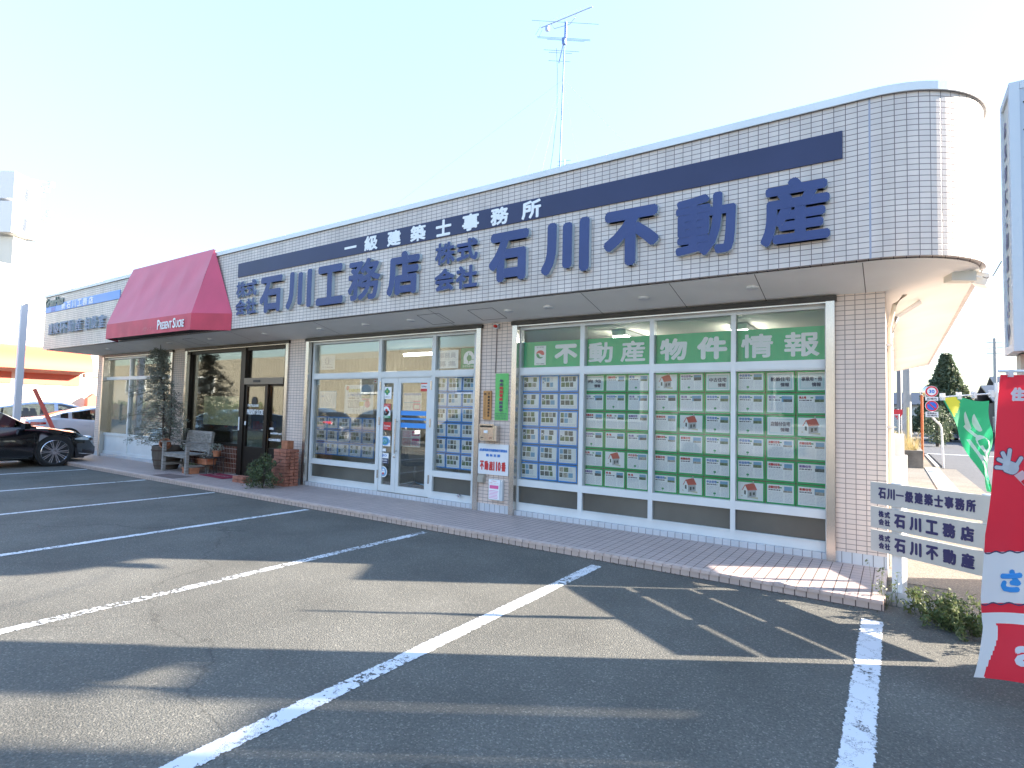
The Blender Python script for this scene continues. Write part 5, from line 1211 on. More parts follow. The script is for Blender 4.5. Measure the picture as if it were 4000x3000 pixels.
t = MB(); t.face([(.115, .565, 0), (.160, .535, 0), (.33, .66, 0), (.33, .74, 0)], 0); onflag(t, .004).build('sleeve', FW, fg)
t = MB(); t.face([(.16, .598, 0), (.20, .567, 0), (.225, .587, 0), (.19, .623, 0)], 0); onflag(t, .0055).build('sleeve_stripe', REDF, fg)
pl = MB().tube([FO+FU*.66+Vector((0, 0, 0)), FO+FU*.66+Vector((0, 0, 1.95))], .012, 8).tube([FO+FU*-.03+Vector((0, 0, 1.875)), FO+FU*.66+Vector((0, 0, 1.885))], .008, 8); pl.build('pole', WHITEP, fg, smooth=True)
tg = MB()
for u_ in (.03, .2, .4, .58): tg.obox(FO+FU*u_+Vector((0, 0, 1.862)), FU*.012, FN*.012, (0, 0, .02))
tg.build('loop', FW, fg)

gf = thing('green_flag', 'green nobori banner flag with white and yellow shapes hanging from a horizontal rod', 'flag', (.9, -.4, 0))
GO = Vector((.50, -.665, 0)); GU = (Vector((.80, -.46, 0))-GO).normalized(); GN = Vector((GU.y, -GU.x, 0))
def gshape(u, v):   # u 0..0.36 , v 0..1
    sh_ = .36*(v**1.05); return GO+GU*(sh_+u*(.37-sh_)/.36+.01)+GN*(.03*math.sin(v*9+u*12)*min(1, v*3))+Vector((0, 0, 1.765-v*.72+.015*math.sin(u*16)*(1-v)-.04*(1-u/.36)*(1-v)*0))
gm = MB()
gm.grid(lambda u, v: gshape(u*.36, v), 30, 60, lambda u, v: 1 if u < .10+.22*math.sin(v*12+1) and v < .22 and u > .02 else 0)
gm.build('cloth', [cloth_mat('flag_green', (.04, .48, .22)), mat('flag_yellow', (.72, .68, .05), .55)], gf, smooth='all')
gt_ = MB()
def gdisc(cu, cv, ru, rv, a0=0, a1=6.283): gt_.face([(cu+ru*math.cos(a), cv+rv*math.sin(a), 0) for a in [a0+(a1-a0)*i/16 for i in range(17)]])
gdisc(.16, .24, .045, .10, .9, 4.3); gdisc(.25, .24, .045, .10, .9, 4.3); gdisc(.24, .48, .07, .10)
for a, b in (((.11, .30), (.20, .40)), ((.10, .45), (.16, .90)), ((.20, .5), (.32, .85)), ((.12, .62), (.30, .66)), ((.16, .82), (.33, .90))):
    a, b = Vector((*a, 0)), Vector((*b, 0)); d = (b-a).normalized(); n_ = Vector((-d.y, d.x, 0))*.022
    for i in range(6):
        p, q = a.lerp(b, i/6), a.lerp(b, (i+1)/6); gt_.face([p-n_, q-n_, q+n_, p+n_])
gt_.v = [gshape(min(max(p.x, 0), .36), min(p.y, 1))+GN*.004 for p in gt_.v]; gt_.build('white_pattern', FW, gf)
MB().tube([GO+Vector((-.01, 0, 1.775)), GO+GU*.47+Vector((0, 0, 1.82))], .006, 8).tube([GO+GU*.44+Vector((0, 0, 0)), GO+GU*.44+Vector((0, 0, 1.90))], .014, 8).build('pole', WHITEP, gf, smooth=True)
tg = MB()
for u_ in (.0, .13, .25, .39): tg.obox(GO+GU*(u_+.01)+Vector((0, 0, 1.778+u_*.09)), GU*.014, GN*.012, (0, 0, .028))
tg.build('loop', FW, gf)

py = thing('pylon_sign', 'tall box sign on a thick post at the right edge of the picture', 'sign', (.95, -1.35, 0))
PX0, PX1, PY0, PY1, PZ0, PZ1 = .808, 1.18, -1.664, -1.30, 2.025, 3.716
MB().box(PX0+.012, PX1-.012, PY0+.012, PY1-.012, PZ0+.01, PZ1-.01).build('panel', mat('lightbox_face', (.70, .66, .58), .4), py)
fr = MB()
for (a, b) in ((PX0, PY0), (PX1-.05, PY0), (PX0, PY1-.05), (PX1-.05, PY1-.05)): fr.box(a, a+.05, b, b+.05, PZ0, PZ1)
for z_ in (PZ0, PZ1-.05):
    fr.box(PX0+.051, PX1-.051, PY0, PY0+.05, z_, z_+.05).box(PX0+.051, PX1-.051, PY1-.05, PY1, z_, z_+.05).box(PX0, PX0+.05, PY0+.051, PY1-.051, z_, z_+.05).box(PX1-.05, PX1, PY0+.051, PY1-.051, z_, z_+.05)
fr.build('frame', mat('pylon_frame', (.62, .66, .70), .4, .1), py)
MB().box(PX0+.05, PX1-.05, PY0+.004, PY0+.0115, PZ0+.05, PZ1-.05).build('end_panel', mat('pylon_end', (.48, .54, .62), .45), py)
rv = MB()
for i in range(9): rv.lathe([(.006, -.004), (0, -.006)], (PX0+.07, PY0+.004, PZ0+.15+i*.175), 8, axis='y')
rv.build('rivet', DSTEEL, py)
t = MB()
for i, ch in enumerate('不動産売買賃貸など'): text(t, ch, (PX0+.011, PY0+.12, PZ1-.25-i*.165), -Y, Z, -X, .09, .12, 0, .002)
t.v = [Vector((v.x, v.y, v.z)) for v in t.v]; t.build('red_lettering', mat('pylon_red_print', (.72, .42, .38), .5), py)
t = MB()
for i, ch in enumerate('お気軽にご相談下さい'): text(t, ch, (PX0+.011, PY0+.30, PZ1-.25-i*.15), -Y, Z, -X, .09, .11, 0, .002)
t.build('navy_lettering', mat('pylon_violet_print', (.52, .48, .62), .5), py)
MB().box(.87, 1.02, -1.43, -1.28, 0, PZ0).build('post', mat('pylon_post_cream', (.62, .58, .48), .6), py)
tag(MB().tube([(.83, -1.06, 2.72), (.87, -.3, 2.78), (.9, .4, 2.9), (.93, .96, 3.03)], .004, 5).build('sign_cable', BLACKM), 'thin black cable between the box sign and the floodlight', 'cable')

# weeds by the sign
WD = foliage('weed_leaves', [(.09, .14, .04), (.15, .20, .07), (.20, .22, .10), (.07, .11, .04)]); rg = random.Random(21)
wd = MB()
for i in range(60):
    a = rg.random(); c = Vector((.36+.45*a+rg.gauss(0, .05), -.52-.32*a+rg.gauss(0, .10), 0)); hh = rg.uniform(.08, .3)*(1-.3*abs(a-.5))
    tip = c+Vector((rg.uniform(-.1, .1), rg.uniform(-.12, .06), hh)); wd.tube([c, c.lerp(tip, .5)+Vector((0, 0, .03)), tip], [.003, .0025, .001], 4)
    for k in range(9): leafball(wd, c.lerp(tip, rg.uniform(.2, 1)), .035, 5, .04, rg)
for i in range(12):
    c = Vector((.12+rg.gauss(0, .07), -.32+rg.gauss(0, .08), 0)); tip = c+Vector((rg.uniform(-.05, .08), 0, rg.uniform(.15, .42))); wd.tube([c, tip], [.002, .001], 4); leafball(wd, tip, .03, 7, .03, rg); leafball(wd, c.lerp(tip, .5), .03, 4, .03, rg)
tag(wd.build('weeds', WD), 'green weeds growing between the sign posts', 'weeds', kind='stuff')
mo = MB()
for i in range(180):
    xx = rg.uniform(-6, .1); leafball(mo, (xx, -.56+rg.uniform(-.02, .01), .008), .012, 3, .016, rg)
tag(mo.build('step_weeds', foliage('moss', [(.05, .07, .02), (.10, .08, .04), (.06, .05, .03)])), 'tiny weeds and dry litter along the foot of the step', 'weeds', kind='stuff')

# ================================================================ right background
wb = thing('block_wall', 'low rough concrete wall beside the street sign', 'wall', (.6, 18, 0))
MB().box(-3.5, .98, 17.9, 18.1, 0, .60).build('wall', mat('dark_concrete', (.20, .18, .155), .95, 0, .35, 3, .6, 25), wb); MB().box(.82, .98, 18.1, 30, 0, .60).build('return_wall', MATS['dark_concrete'], wb)
dgm = MB(); rg = random.Random(31)
for i in range(1500):
    c = Vector((rg.uniform(-1.2, .8), rg.uniform(18.1, 22.5), .25)); t_ = c+Vector((rg.uniform(-.35, .35), rg.uniform(-.2, .2), rg.uniform(.4, 1.05))); w_ = Vector((.011, 0, 0))
    dgm.face([c-w_, c+w_, t_])
tag(dgm.build('dry_grass', foliage('dry_grass_blades', [(.50, .36, .16), (.60, .46, .24), (.40, .30, .12), (.3, .3, .12)])), 'dry golden grass behind the low concrete wall', 'grass', kind='stuff')
cf = thing('chain_link_fence', 'rusty chain link fence rising from the low concrete wall', 'fence', (0, 18.6, .5))
fm = MB()
for i in range(64):
    a = -3.4+i*.09
    for (p, q) in (((a, .6), (a+1.2, 1.8)), ((a+1.2, .6), (a, 1.8))):
        p, q = Vector((p[0], 18.5, p[1])), Vector((q[0], 18.5, q[1]))
        if p.x > .75 or q.x > .75: continue
        fm.tube([p, q], .005, 3, caps=False)
fm.build('mesh', GALV, cf)
pm = MB()
for xx in (-3.4, -1.6, .3): pm.tube([(xx, 18.5, .5), (xx, 18.5, 1.85)], .025)
pm.tube([(-3.4, 18.5, 1.82), (.3, 18.5, 1.82)], .018); pm.build('post', GALV, cf)
rs = thing('road_sign', 'speed limit 30 and no parking signs on a bent white pole', 'road sign', (1.57, 18.6, 0))
MB().tube([(1.58, 18.86, 0), (1.54, 18.8, 1.35), (1.50, 18.75, 1.5), (1.3, 18.6, 1.72), (1.26, 18.56, 1.85), (1.26, 18.55, 2.85)], .032, 10).build('pole', WHITEP, rs, smooth=True)
def rdisc(zc, R, cols, nm):
    o = None; m_ = MB(); c = Vector((1.26, 18.5, zc)); u_ = Vector((.97, .24, 0)).normalized(); n_ = Vector((u_.y, -u_.x, 0))
    if n_.y > 0: n_ = -n_
    for k, (r, mi) in enumerate(cols): m_.face([c+n_*(.002*k)+(u_*math.cos(a)+Z*math.sin(a))*r for a in [2*math.pi*i/28 for i in range(28)]], mi)
    m_.tube([c-n_*.02, c-n_*.002], R, 28, 0); return m_, c, u_, n_
SMAT = [WHITEP, mat('sign_red', (.70, .03, .05), .4), mat('sign_blue', (.03, .16, .62), .4)]
m_, c, u_, n_ = rdisc(2.665, .195, ((.195, 0), (.185, 1), (.135, 0)), ''); m_.build('speed_sign', SMAT, rs)
t = MB(); text(t, '30', c-u_*.085+Vector((0, 0, -.06))+n_*.008, u_, Z, n_, .17, .12, 0, .006); t.build('speed_lettering', SMAT[2], rs)
m_, c, u_, n_ = rdisc(2.155, .195, ((.195, 0), (.185, 1), (.14, 2)), '')
d1 = (u_*.7-Z*.7); d2_ = (u_*.7+Z*.7); m_.face([c+n_*.008-d1*.15-d2_*.02, c+n_*.008+d1*.15-d2_*.02, c+n_*.008+d1*.15+d2_*.02, c+n_*.008-d1*.15+d2_*.02], 1); m_.build('no_parking_sign', SMAT, rs)
for zc, hh, tx_ in ((2.41, .065, ('区域内',)), (1.86, .095, ('駐車禁止', '区域内'))):
    c = Vector((1.26, 18.5, zc)); MB().obox(c, u_*.19, n_*.006, (0, 0, hh)).build('plate', WHITEP, rs); t = MB()
    for i, s_ in enumerate(tx_): text(t, s_, c-u_*.14+Vector((0, 0, -hh*.55 if len(tx_) == 1 else .015-.08*i))+n_*.008, u_, Z, n_, .28, hh*1.1 if len(tx_) == 1 else .06, 0, .003)
    t.build('plate_lettering', TXTD, rs)
mr_ = thing('mirror_post', 'orange post with a round traffic mirror', 'traffic mirror', (1.2, 24, 0))
MB().tube([(1.15, 24, 0), (1.15, 24, 2.75)], .05, 10).build('post', mat('orange_paint', (.60, .13, .03), .5), mr_)
MB().lathe([(0, 0), (.15, .02), (.22, .08), (.20, .09), (0, .03)], (1.28, 23.9, 2.9), 20, axis='y').build('mirror', CHROME, mr_, smooth=True)
def upole(name, label, x, y, h_, r, col, sleeve=None, arms=True):
    t = thing(name, label, 'utility pole', (x, y, 0)); MB().tube([(x, y, 0), (x, y, h_)], [r, r*.75], 12).build('pole', col, t, smooth=True)
    if sleeve: MB().tube([(x+.02, y-r*.9, 0), (x+.02, y-r*.9, 2.2)], .045, 10).build('guy_guard', mat('yellow_guard', (.62, .50, .20), .6), t)
    if arms:
        a = MB()
        for i in range(3): a.box(x-.7, x+.7, y-.04, y+.04, h_-.5-i*.6, h_-.42-i*.6)
        a.build('crossarm', GALV, t)
    return t
CP = mat('concrete_pole', (.36, .36, .36), .85, 0, .12, 3)
upole('utility_pole', 'thick grey concrete utility pole with a yellow guard beside the street', .62, 23.6, 9, .165, CP, True)
upole('utility_pole', 'thinner distant dark utility pole left of the thick one', .40, 36, 9, .14, mat('steel_pole', (.18, .18, .2), .5, .3), None)
upole('utility_pole', 'far grey utility pole on the right side of the street', 9.3, 75, 11, .18, CP)
wr_ = MB()
for (zz, yy) in ((8.3, 0), (7.7, .3), (6.9, -.2)):
    pts = [Vector((.62+(9.3-.62)*t_, 23.6+(75-23.6)*t_+yy, zz+(10-8)*t_-1.6*4*t_*(1-t_)*.3)) for t_ in [i/12 for i in range(13)]]
    wr_.tube(pts, .012, 4)
tag(wr_.build('overhead_wire', BLACKM), 'overhead wires strung along the street between the poles', 'wires', kind='thing')
# give way sign and little blue roof
yw = thing('give_way_sign', 'small red inverted triangle sign behind the chain link fence', 'road sign', (.3, 27, 0))
MB().prism([(-.32, .22), (.32, .22), (0, -.3)], (.30, 27, 1.95), X, Z, (0, -.01, 0)).build('plate', SMAT[1], yw); MB().tube([(.3, 27.02, 0), (.3, 27.02, 2.2)], .03).build('pole', GALV, yw)
cedar_m = foliage('cedar_needles', [(.06, .085, .05), (.09, .125, .07), (.13, .16, .09), (.07, .09, .05)])
cd_t = thing('cedar_tree', 'tall conical dark green conifer rising behind the street sign', 'tree', (3.9, 56, 0)); rg = random.Random(8); c_ = MB()
for i in range(2600):
    z = .8+6.7*rg.random()**1.2; R_m = 2.75*(1-(z-.8)/6.75)**1.05+.03 if z < 7.5 else .04; a = rg.uniform(0, 6.283); rr_ = R_m*rg.uniform(.6, 1.04)*(1+.10*math.sin(z*6+a*3))
    leafball(c_, (3.9+rr_*math.cos(a), 56+rr_*math.sin(a), z), .26, 8, .34, rg, (1.2, 1.2, .6))
c_.build('crown', cedar_m, cd_t); MB().tube([(3.9, 56, 0), (3.9, 56, 7)], [.3, .05], 10).build('trunk', TREECOL, cd_t)
for (xx, yy, hh, rr0, lb) in ((2.5, 41, 2.6, 1.1, 'dark hedge tree left of the street beneath the cedar'), (-.9, 27, 2.0, 1.3, 'round dark bush behind the chain link fence')):
    t = thing('roadside_tree', lb, 'tree', (xx, yy, 0)); c_ = MB()
    for i in range(260): a = rg.uniform(0, 6.283); u2 = rg.random()**.5; z = rg.uniform(.3, hh); leafball(c_, (xx+rr0*u2*math.cos(a)*math.sin(max(.3, z/hh*3.0)), yy+rr0*u2*math.sin(a), z), .2, 8, .18, rg)
    c_.build('crown', cedar_m, t); MB().tube([(xx, yy, 0), (xx, yy, hh*.7)], .1).build('trunk', TREECOL, t)
def house(name, label, x0, x1, y0, y1, hw, hr, wallm, roofm, axis='y', over=.5, wins=(), cat='house'):
    t = thing(name, label, cat, ((x0+x1)/2, (y0+y1)/2, 0)); MB().box(x0, x1, y0, y1, 0, hw).build('wall', wallm, t); r = MB()
    if axis == 'y':
        xm = (x0+x1)/2; a = [(x0-over, hw), (xm, hr), (x1+over, hw), (x1+over, hw-.12), (xm, hr-.14), (x0-over, hw-.12)]
        r.prism(a, (0, y0-over, 0), X, Z, (0, y1-y0+2*over, 0))
    else:
        ym = (y0+y1)/2; a = [(y0-over, hw), (ym, hr), (y1+over, hw), (y1+over, hw-.12), (ym, hr-.14), (y0-over, hw-.12)]
        r.prism(a, (x0-over, 0, 0), Y, Z, (x1-x0+2*over, 0, 0))
    r.build('roof', roofm, t)
    for (f, a, b, c, d) in wins:
        w = MB()
        if f == 'x0': w.box(x0-.03, x0-.001, a, b, c, d)
        elif f == 'x1': w.box(x1+.001, x1+.03, a, b, c, d)
        elif f == 'y0': w.box(a, b, y0-.03, y0-.001, c, d)
        else: w.box(a, b, y1+.001, y1+.03, c, d)
        wo = w.build('window', ALU, t); p = MB(); q = .08
        if f[0] == 'x': xx = x0-.036 if f == 'x0' else x1+.036; p.box(xx-.002, xx+.002, a+q, (a+b)/2-q/2, c+q, d-q).box(xx-.002, xx+.002, (a+b)/2+q/2, b-q, c+q, d-q)
        else: yy = y0-.036 if f == 'y0' else y1+.036; p.box(a+q, (a+b)/2-q/2, yy-.002, yy+.002, c+q, d-q).box((a+b)/2+q/2, b-q, yy-.002, yy+.002, c+q, d-q)
        p.build('pane', mat('dark_pane', (.05, .06, .07), .08, spec=.8), wo)
    return t
DW = mat('dark_brown_wall', (.09, .075, .065), .8, 0, .2, 2); TILE_R = mat('slate_roof', (.055, .065, .085), .5, 0, .15, 6, .4, 12)
CW = mat('cream_siding', (.50, .45, .34), .7, 0, .08, 2, .3, 6, stretch=(1, 1, .05)); GW = mat('grey_wall', (.38, .38, .37), .8, 0, .1, 2)
house('roadside_house', 'low dark house with a slate roof right of the cedar', 3.9+3.2, 20, 52, 66, 3.4, 5.0, DW, TILE_R, 'x', .6, (('y0', 8, 10, .9, 2.2), ('y0', 12, 14, .9, 2.2), ('x0', 54, 57, .9, 2.2)))
house('roadside_house', 'white house with a dark roof far up the street', 10.5, 20, 80, 92, 5.6, 7.5, GW, TILE_R, 'x', .5, (('x0', 82, 84, 3, 4.4), ('y0', 12, 14, 3, 4.4)))
house('roadside_house', 'distant grey house left of the street beyond the poles', -9, -1.5, 44, 56, 3.2, 4.6, GW, TILE_R, 'y', .5, (('y0', -6, -4, 1, 2.3),))
house('roadside_house', 'distant pale house closing the far end of the street', -2, 5.5, 120, 132, 4.8, 7.2, GW, TILE_R, 'x', .6, (('y0', 0, 2, 3, 4.2), ('y0', 3, 4.6, 3, 4.2)))
nv = thing('street_banner', 'small white vertical banner on the far roadside', 'banner', (5.6, 47, 0))
MB().box(4.75, 5.35, 47, 47.03, 1.1, 2.6).build('cloth', FW, nv); MB().tube([(5.38, 47, 0), (5.38, 47, 2.7)], .025).build('pole', WHITEP, nv)
t = MB(); ftext(t, '士', 4.9, 5.2, 2.0, 2.35, 46.99, 0, .02); ftext(t, '塾', 4.9, 5.2, 1.5, 1.85, 46.99, 0, .01); t.build('lettering', TBLUE, nv)
fw = thing('roadside_wall', 'stone garden wall on the right of the street', 'wall', (7.3, 50, 0)); MB().box(6.9, 7.1, 38, 52, 0, 1.3).build('wall', mat('wall_stone', (.28, .25, .2), .9, 0, .3, 2), fw)

# ================================================================ left background
lb = thing('red_awning_shop', 'white shop across the side lot with a long orange-red barrel awning', 'building', (-37, 0, 0))
WX = mat('white_render', (.72, .70, .64), .7, 0, .03, 1)
MB().box(-46, -36, -4, 9.5, 0, 8.3).build('wall', WX, lb)
MB().grid(lambda u, v: (-36+1.15*math.sin(v*math.pi/2), -3.6+10*u, 3.15+1.2*math.cos(v*math.pi/2)), 40, 10).face([(-36+1.15*math.sin(k/10*math.pi/2), 6.4, 3.15+1.2*math.cos(k/10*math.pi/2)) for k in range(11)]+[(-36, 6.4, 3.15)]).build('awning', mat('orange_red_fabric', (.68, .13, .06), .6), lb, smooth=True)
sb = MB()
for i in range(4):
    MB().box(-36+.004, -35.93, -5+i*2.85, -2.35+i*2.85, 2.43, 3.0).build('window', mat('red_brown_shutter', (.45, .13, .09), .7), lb)
MB().box(-36+.004, -35.9, 6.4, 9.4, 2.95, 3.13).build('ledge', mat('shade_ledge', (.35, .26, .22), .7), lb)
tag(MB().box(-35.6, -35.2, 6.35, 6.9, 1.0, 1.8).prism([(0, 0), (.55, 0), (.275, .25)], (-35.6, 6.35, 1.8), Y, Z, (.4, 0, 0)).build('house_shaped_box', mat('red_brown_shutter'), ), 'small red-brown house-shaped box by the white shop wall', 'box')
pgl = thing('light_pole', 'pale square metal pole standing behind the black sedan', 'pole', (-20.1, -.7, 0))
MB().obox((-20.12, -.69, 2.14), (.075, 0, 0), (0, .075, 0), (.02, 0, 2.14)).build('pole', mat('pole_paint', (.72, .74, .80), .5, .1), pgl); MB().box(-20.18, -20.02, -.77, -.61, 4.275, 4.30).build('cap', GALV, pgl)
rp = thing('leaning_post', 'orange-red post leaning behind the black sedan', 'post', (-20.3, .5, 0))
MB().tube([(-20.35, .55, 0), (-20.69, .24, 1.0), (-21.06, -.06, 1.93)], .055, 10).build('post', mat('leaning_red', (.60, .10, .07), .5), rp)
tw = thing('sign_tower', 'tall white sign tower with two box signs and outreach lamps', 'sign tower', (-76, 13.5, 0))
def fr_pt(dx, dz): return Vector((-76.0+dx*.83, 13.55+dx*.56, dz))
tu, tvv = Vector((.83, .56, 0)), Vector((-.56, .83, 0))
MB().obox((-76.4, 13.4, 9.2), tu*1.05, tvv*1.0, (0, 0, 9.2)).build('column', WX, tw)
for (z0, z1, w_) in ((22.2, 25.0, 1.15), (18.7, 21.9, 1.15)):
    o = MB().obox(Vector((-75.7, 13.8, (z0+z1)/2))-tu*.6, tu*w_, tvv*1.6, (0, 0, (z1-z0)/2)).obox(Vector((-79.2, 11.5, (z0+z1)/2)), tu*2.3, tvv*.5, (0, 0, (z1-z0)/2*.98)).build('sign_box', mat('tower_white', (.75, .77, .8), .5), tw)
    for k in range(3):
        c0 = Vector((-75.2+.2*k, 14.1+.1*k, z1-.1-.9*k*.6)); MB().tube([c0, c0+tu*(2.4-.7*k)+Vector((0, 0, -.5))], .06, 6).obox(c0+tu*(2.4-.7*k)+Vector((0, 0, -.6)), tu*.22, tvv*.25, (0, 0, .25)).build('lamp_arm', mat('tower_white'), o)
MB().obox(Vector((-79.2, 11.5, 20.2))-tvv*.55, tu*2.0, tvv*.03, (0, 0, 1.2)).build('sign_face', mat('tower_face_blue', (.35, .55, .75), .5), tw)
wr_ = MB()
for (a, b, sg_) in (((-48, -9, 9.0), (-20.75, .3, 4.72), .5), ((-48, -9, 7.6), (-20.75, .5, 4.3), .5), ((-48, -6, 6.2), (-21.0, 3.5, 3.5), .3)):
    a, b = Vector(a), Vector(b); wr_.tube([a.lerp(b, i/14)-Vector((0, 0, sg_*4*(i/14)*(1-i/14))) for i in range(15)], .013, 4)
tag(wr_.build('service_wire', BLACKM), 'thin service wires running to the left end of the shop', 'wires')
upole('utility_pole', 'utility pole out by the left street holding the service wires', -48, -8, 9.5, .15, CP)

# ================================================================ antenna
an = thing('tv_antenna', 'tall rooftop television antenna mast held by guy wires', 'antenna', (-4.77, 2.5, 4.36))
AB = mat('antenna_metal', (.16, .26, .52), .45, .4); e = Vector((.80, .60, 0)).normalized(); bdir = Vector((1, 0, 0))
m_ = MB().tube([(-4.77, 2.5, 4.36), (-4.765, 2.5, 6.1), (-4.715, 2.5, 8.69)], [.018, .015, .012], 8); m_.build('mast', AB, an)
ya = MB(); c = Vector((-4.64, 2.40, 8.74)); ya.tube([(-5.167, 2.395, 8.66), (-4.124, 2.397, 8.66)], .009, 6)
bpm = Vector((0, 1, 0))
for i in range(14):
    p = Vector((-5.0+.062*i*1.07, 2.395, 8.665)); ya.tube([p-Vector((0, .07, -.02)), p+Vector((0, .07, .02))], .003, 4)
for k in (-1, 1): ya.tube([(-5.16, 2.36, 8.66), (-5.22+.04*k, 2.36, 8.66+.12*k)], .004, 4).tube([(-5.16, 2.44, 8.66), (-5.2+.04*k, 2.44, 8.66+.12*k)], .004, 4)
ya.tube([(-4.713, 2.5, 8.6), (-4.60, 2.46, 8.56), (-4.46, 2.40, 8.60), (-4.441, 2.399, 8.66)], .006, 5).tube([(-4.713, 2.5, 8.6), (-4.9, 2.42, 8.56), (-4.95, 2.40, 8.66)], .006, 5).box(-5.06, -5.0, 2.37, 2.43, 8.56, 8.64)
ya.build('uhf_yagi', mat('uhf_metal', (.35, .42, .6), .4, .4), an)
vh = MB(); bb0, bb1 = Vector((-4.717, 2.481, 8.33)), Vector((-5.101, 2.972, 8.28)); vh.tube([bb0-(bb1-bb0)*.25, bb1], .011, 6)
for (c, hl) in ((Vector((-4.713, 2.5, 8.66)), .61), ((Vector((-5.07, 2.123, 8.32))+Vector((-4.335, 2.735, 8.32)))/2, .48), ((Vector((-5.10, 2.10, 8.30))+Vector((-4.30, 2.77, 8.30)))/2, .48),
                ((Vector((-4.971, 2.299, 8.32))+Vector((-4.431, 2.711, 8.32)))/2, .34), ((Vector((-5.168, 2.517, 8.32))+Vector((-4.653, 2.932, 8.32)))/2, .33), ((Vector((-5.124, 2.641, 8.32))+Vector((-4.794, 2.898, 8.32)))/2, .22), ((Vector((-5.25, 2.829, 8.30))+Vector((-4.912, 3.076, 8.30)))/2, .21)):
    vh.tube([c-e*hl, c+e*hl], .004, 5)
vh.box(-4.75, -4.69, 2.45, 2.52, 8.24, 8.36).obox((-4.675, 2.46, 8.48), (.012, 0, 0), (0, .012, 0), (0, 0, .15)); vh.build('vhf_yagi', AB, an)
sm = MB().tube([(-4.678, 2.5, 5.8), (-4.678, 2.5, 6.11)], .01, 5)
for i in range(3): sm.tube([(-4.82, 2.5, 6.10-.07*i), (-4.54, 2.5, 6.07-.07*i)], .004, 4)
sm.build('lower_elements', AB, an)
gw = MB()
for (b, r) in (((-9.5, 1.0, 4.5), .0013), ((-4.1, .6, 4.6), .0013), ((-2.2, 4.0, 4.5), .0013), ((-5.0, 1.2, 4.6), .0018), ((-5.6, 6, 4.5), .0013)): gw.tube([(-4.73, 2.5, 7.6), b], r, 4)
gw.build('guy_wire', mat('wire_blue_grey', (.30, .36, .45), .5), an)
gc = MB().tube([(-4.9, 2.52, 8.25), (-4.86, 2.5, 7.8), (-4.85, 2.5, 7.0), (-4.92, 2.5, 6.3), (-5.03, 2.5, 5.6), (-5.05, 2.5, 4.4)], .0035, 5); gc.build('antenna_cable', BLACKM, an)

# ================================================================ across the lot (seen mirrored in the shop glass)
ob = thing('siding_building', 'cream ribbed siding hall across the lot, seen mirrored in the shop windows', 'building', (-16, -30, 0))
RIB = mat('ribbed_siding', (.30, .28, .22), .6, 0, .05, 1)
rbm = MB()
for i in range(300):
    a = -112+i*.4; rbm.box(a, a+.36, -24.0, -23.9, 0, 6.2).box(a+.36, a+.4, -24, -23.95, 0, 6.2)
rbm.build('siding', RIB, ob); MB().box(-112, 8, -34, -24.01, 0, 6.25).build('wall', RIB, ob)
for i, (a, b, c, d) in enumerate(((-96, -92, 2.8, 4.6), (-78, -73, 2.8, 4.6), (-62, -58, 2.8, 4.6), (-46, -42, 2.8, 4.6), (-36, -32, 2.8, 4.6), (-26, -22, 2.8, 4.6), (-16, -12, 1.2, 3.8), (-5, -1, 1.2, 3.8))):
    w = MB().box(a, b, -23.89, -23.8, c, d).build('window', ALU, ob); MB().box(a+.15, b-.15, -23.795, -23.785, c+.15, d-.15).build('pane', mat('dark_pane'), w)
hg = thing('hedge', 'clipped hedge across the lot, seen mirrored in the cake shop window', 'hedge', (-52, -17, 0)); hm = MB(); rg = random.Random(77)
for i in range(1000): leafball(hm, (rg.uniform(-66, -38), rg.uniform(-17.6, -16.4), rg.uniform(.1, 1.7)), .25, 6, .22, rg)
hm.build('foliage', SHR, hg); MB().box(-66, -38, -17.4, -16.6, 0, 1.5).build('trunk', TREECOL, hg)
tag(MB().box(-40, 6, -18.6, -18.4, 0, .9).build('boundary_wall', CONC), 'low boundary wall across the lot behind the hedge', 'wall')
vn = thing('parked_van', 'white van parked across the lot, seen mirrored in the big window', 'van', (-4.5, -14, 0))
MB().prism([(-2.2, .35), (2.15, .35), (2.3, .9), (1.7, 1.1), (1.25, 1.85), (-2.2, 1.9)], (-4.5, -14.8, 0), X, Z, (0, 1.7, 0)).build('body', PW, vn)
MB().box(-6.5, -3.4, -13.095, -13.085, 1.15, 1.7).build('window', BLACKM, vn)
for xx in (-6.0, -3.1): MB().lathe([(0, 0), (.33, 0), (.33, -.2)], (xx, -13.06, .33), 20, axis='y').build('wheel', TYRE, vn)
pk = car('parked_car', 'charcoal car parked across the lot, first of the row mirrored in the glass', 'car', (-14.5, -11.2, 0), R_(90), mat('charcoal_paint', (.03, .032, .035), .2, coat=1), 4.5, 1.78, d3, r3_, ((-1.3, -1.2), (-.1, 0), (1.0, 1.4)), .33, grp='cars parked across the lot')
dup(pk, (-19.8, -11.0, 0), label='charcoal car parked across the lot, second of the row mirrored in the glass')
dup(pk, (-25.2, -11.3, 0), label='charcoal car parked across the lot, third of the row mirrored in the glass')
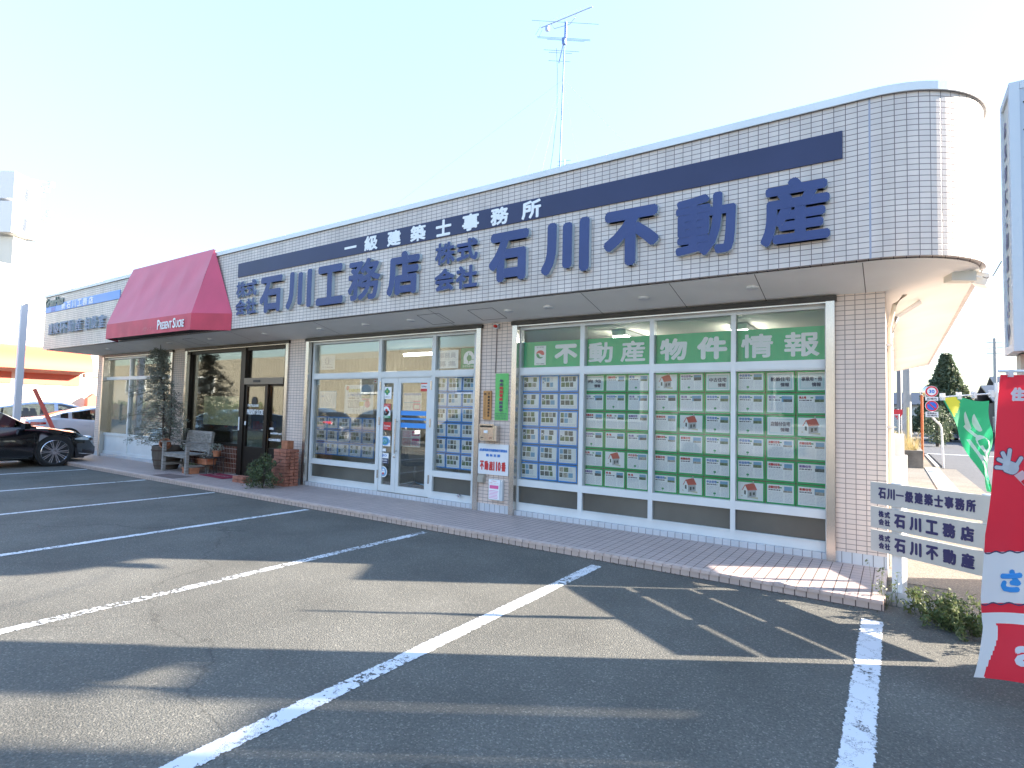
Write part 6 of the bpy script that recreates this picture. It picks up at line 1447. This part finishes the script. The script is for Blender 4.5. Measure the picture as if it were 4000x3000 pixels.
# added unseen blockers on the sun side, shaped to cast the lot's shadows
def ps_(t_, s__): a = R_(SUN_AZ); return (t_*math.cos(a)-s__*math.sin(a), t_*math.sin(a)+s__*math.cos(a))
def sblock(name, label, cat, t0, t1, s0, s1, h0, m, roof_m=None, z0=0):
    o = thing(name, label, cat, (*ps_((t0+t1)/2, (s0+s1)/2), 0)); pts = [ps_(t0, s0), ps_(t0, s1), ps_(t1, s1), ps_(t1, s0)]
    b = MB(); b.prism(pts, (0, 0, z0), X, Y, (0, 0, h0-z0)); b.build('wall', m, o)
    r = MB(); c = [Vector((*p, 0)) for p in pts]; mid = sum(c, Vector())/4; r.prism([((p-mid)*1.0+mid)[:2] for p in c], (0, 0, h0+.002), X, Y, (0, 0, .12)); r.build('roof', roof_m or TILE_R, o)
    return o
sblock('house_shade_blocker', 'added cream house block out of view that shades the foreground', 'house', 9, 17, -14, -2.66, 7.2, CW)  # added out of view: its bulk keeps the foreground in shade
sblock('low_shade_blocker', 'added lower grey block out of view that shapes the lit gap', 'annexe', 9.0, 14, -2.65, -2.24, 4.85, GW)  # added lower block; its height sets where the sunlit gap begins
tt = sblock('totem_shade_blocker', 'added grey totem blocker with a raised box head, out of view', 'sign', 9.0, 9.6, -2.22, -1.72, 5.05, GW)  # added blocker, cut to give the lit band its lower shadow edge
MB().prism([ps_(9, -2.22), ps_(9, -1.72), ps_(9.6, -1.72), ps_(9.6, -2.22)], (0, 0, 5.5), X, Y, (0, 0, 2.3)).build('box_head', GW, tt)
MB().prism([ps_(9.2, -1.85), ps_(9.2, -1.76), ps_(9.4, -1.76), ps_(9.4, -1.85)], (0, 0, 5.18), X, Y, (0, 0, .315)).build('strut', GALV, tt)
nbd = thing('board_shade_blocker', 'added board and planter out of view, placed to shade the step', 'notice board', (*ps_(2.3, .3), 0))  # invented off-frame caster; opening under the board lets a sun patch through
MB().prism([ps_(2.2, -1.15), ps_(2.2, .55), ps_(2.5, .55), ps_(2.5, -1.15)], (0, 0, 0), X, Y, (0, 0, .93)).build('planter', BRK, nbd)
MB().prism([ps_(2.3, .0), ps_(2.3, .56), ps_(2.36, .56), ps_(2.36, .0)], (0, 0, 1.42), X, Y, (0, 0, 1.15)).build('board', WHITEP, nbd)
for s__ in (.05, .5): MB().prism([ps_(2.31, s__), ps_(2.31, s__+.05), ps_(2.35, s__+.05), ps_(2.35, s__)], (0, 0, .932), X, Y, (0, 0, .487)).build('leg', GALV, nbd)
dv = [(-1.7, .95), (-1.6, 1.1), (0, 1.05), (1.2, 1.0), (1.55, .92), (1.7, .6)]; rv_ = [(-1.69, 1.15), (-1.6, 1.78), (-.5, 1.86), (.6, 1.84), (1.0, 1.6), (1.45, .98)]
vx, vy = ps_(2.95, -2.95); car('van_shade_blocker', 'added small white van out of view, placed to shade the right foreground', 'van', (vx, vy, 0), R_(SUN_AZ), PW, 3.4, 1.5, dv, rv_, (), .28, (.6, .6), 8)  # van added unseen so its shadow covers the near right ground
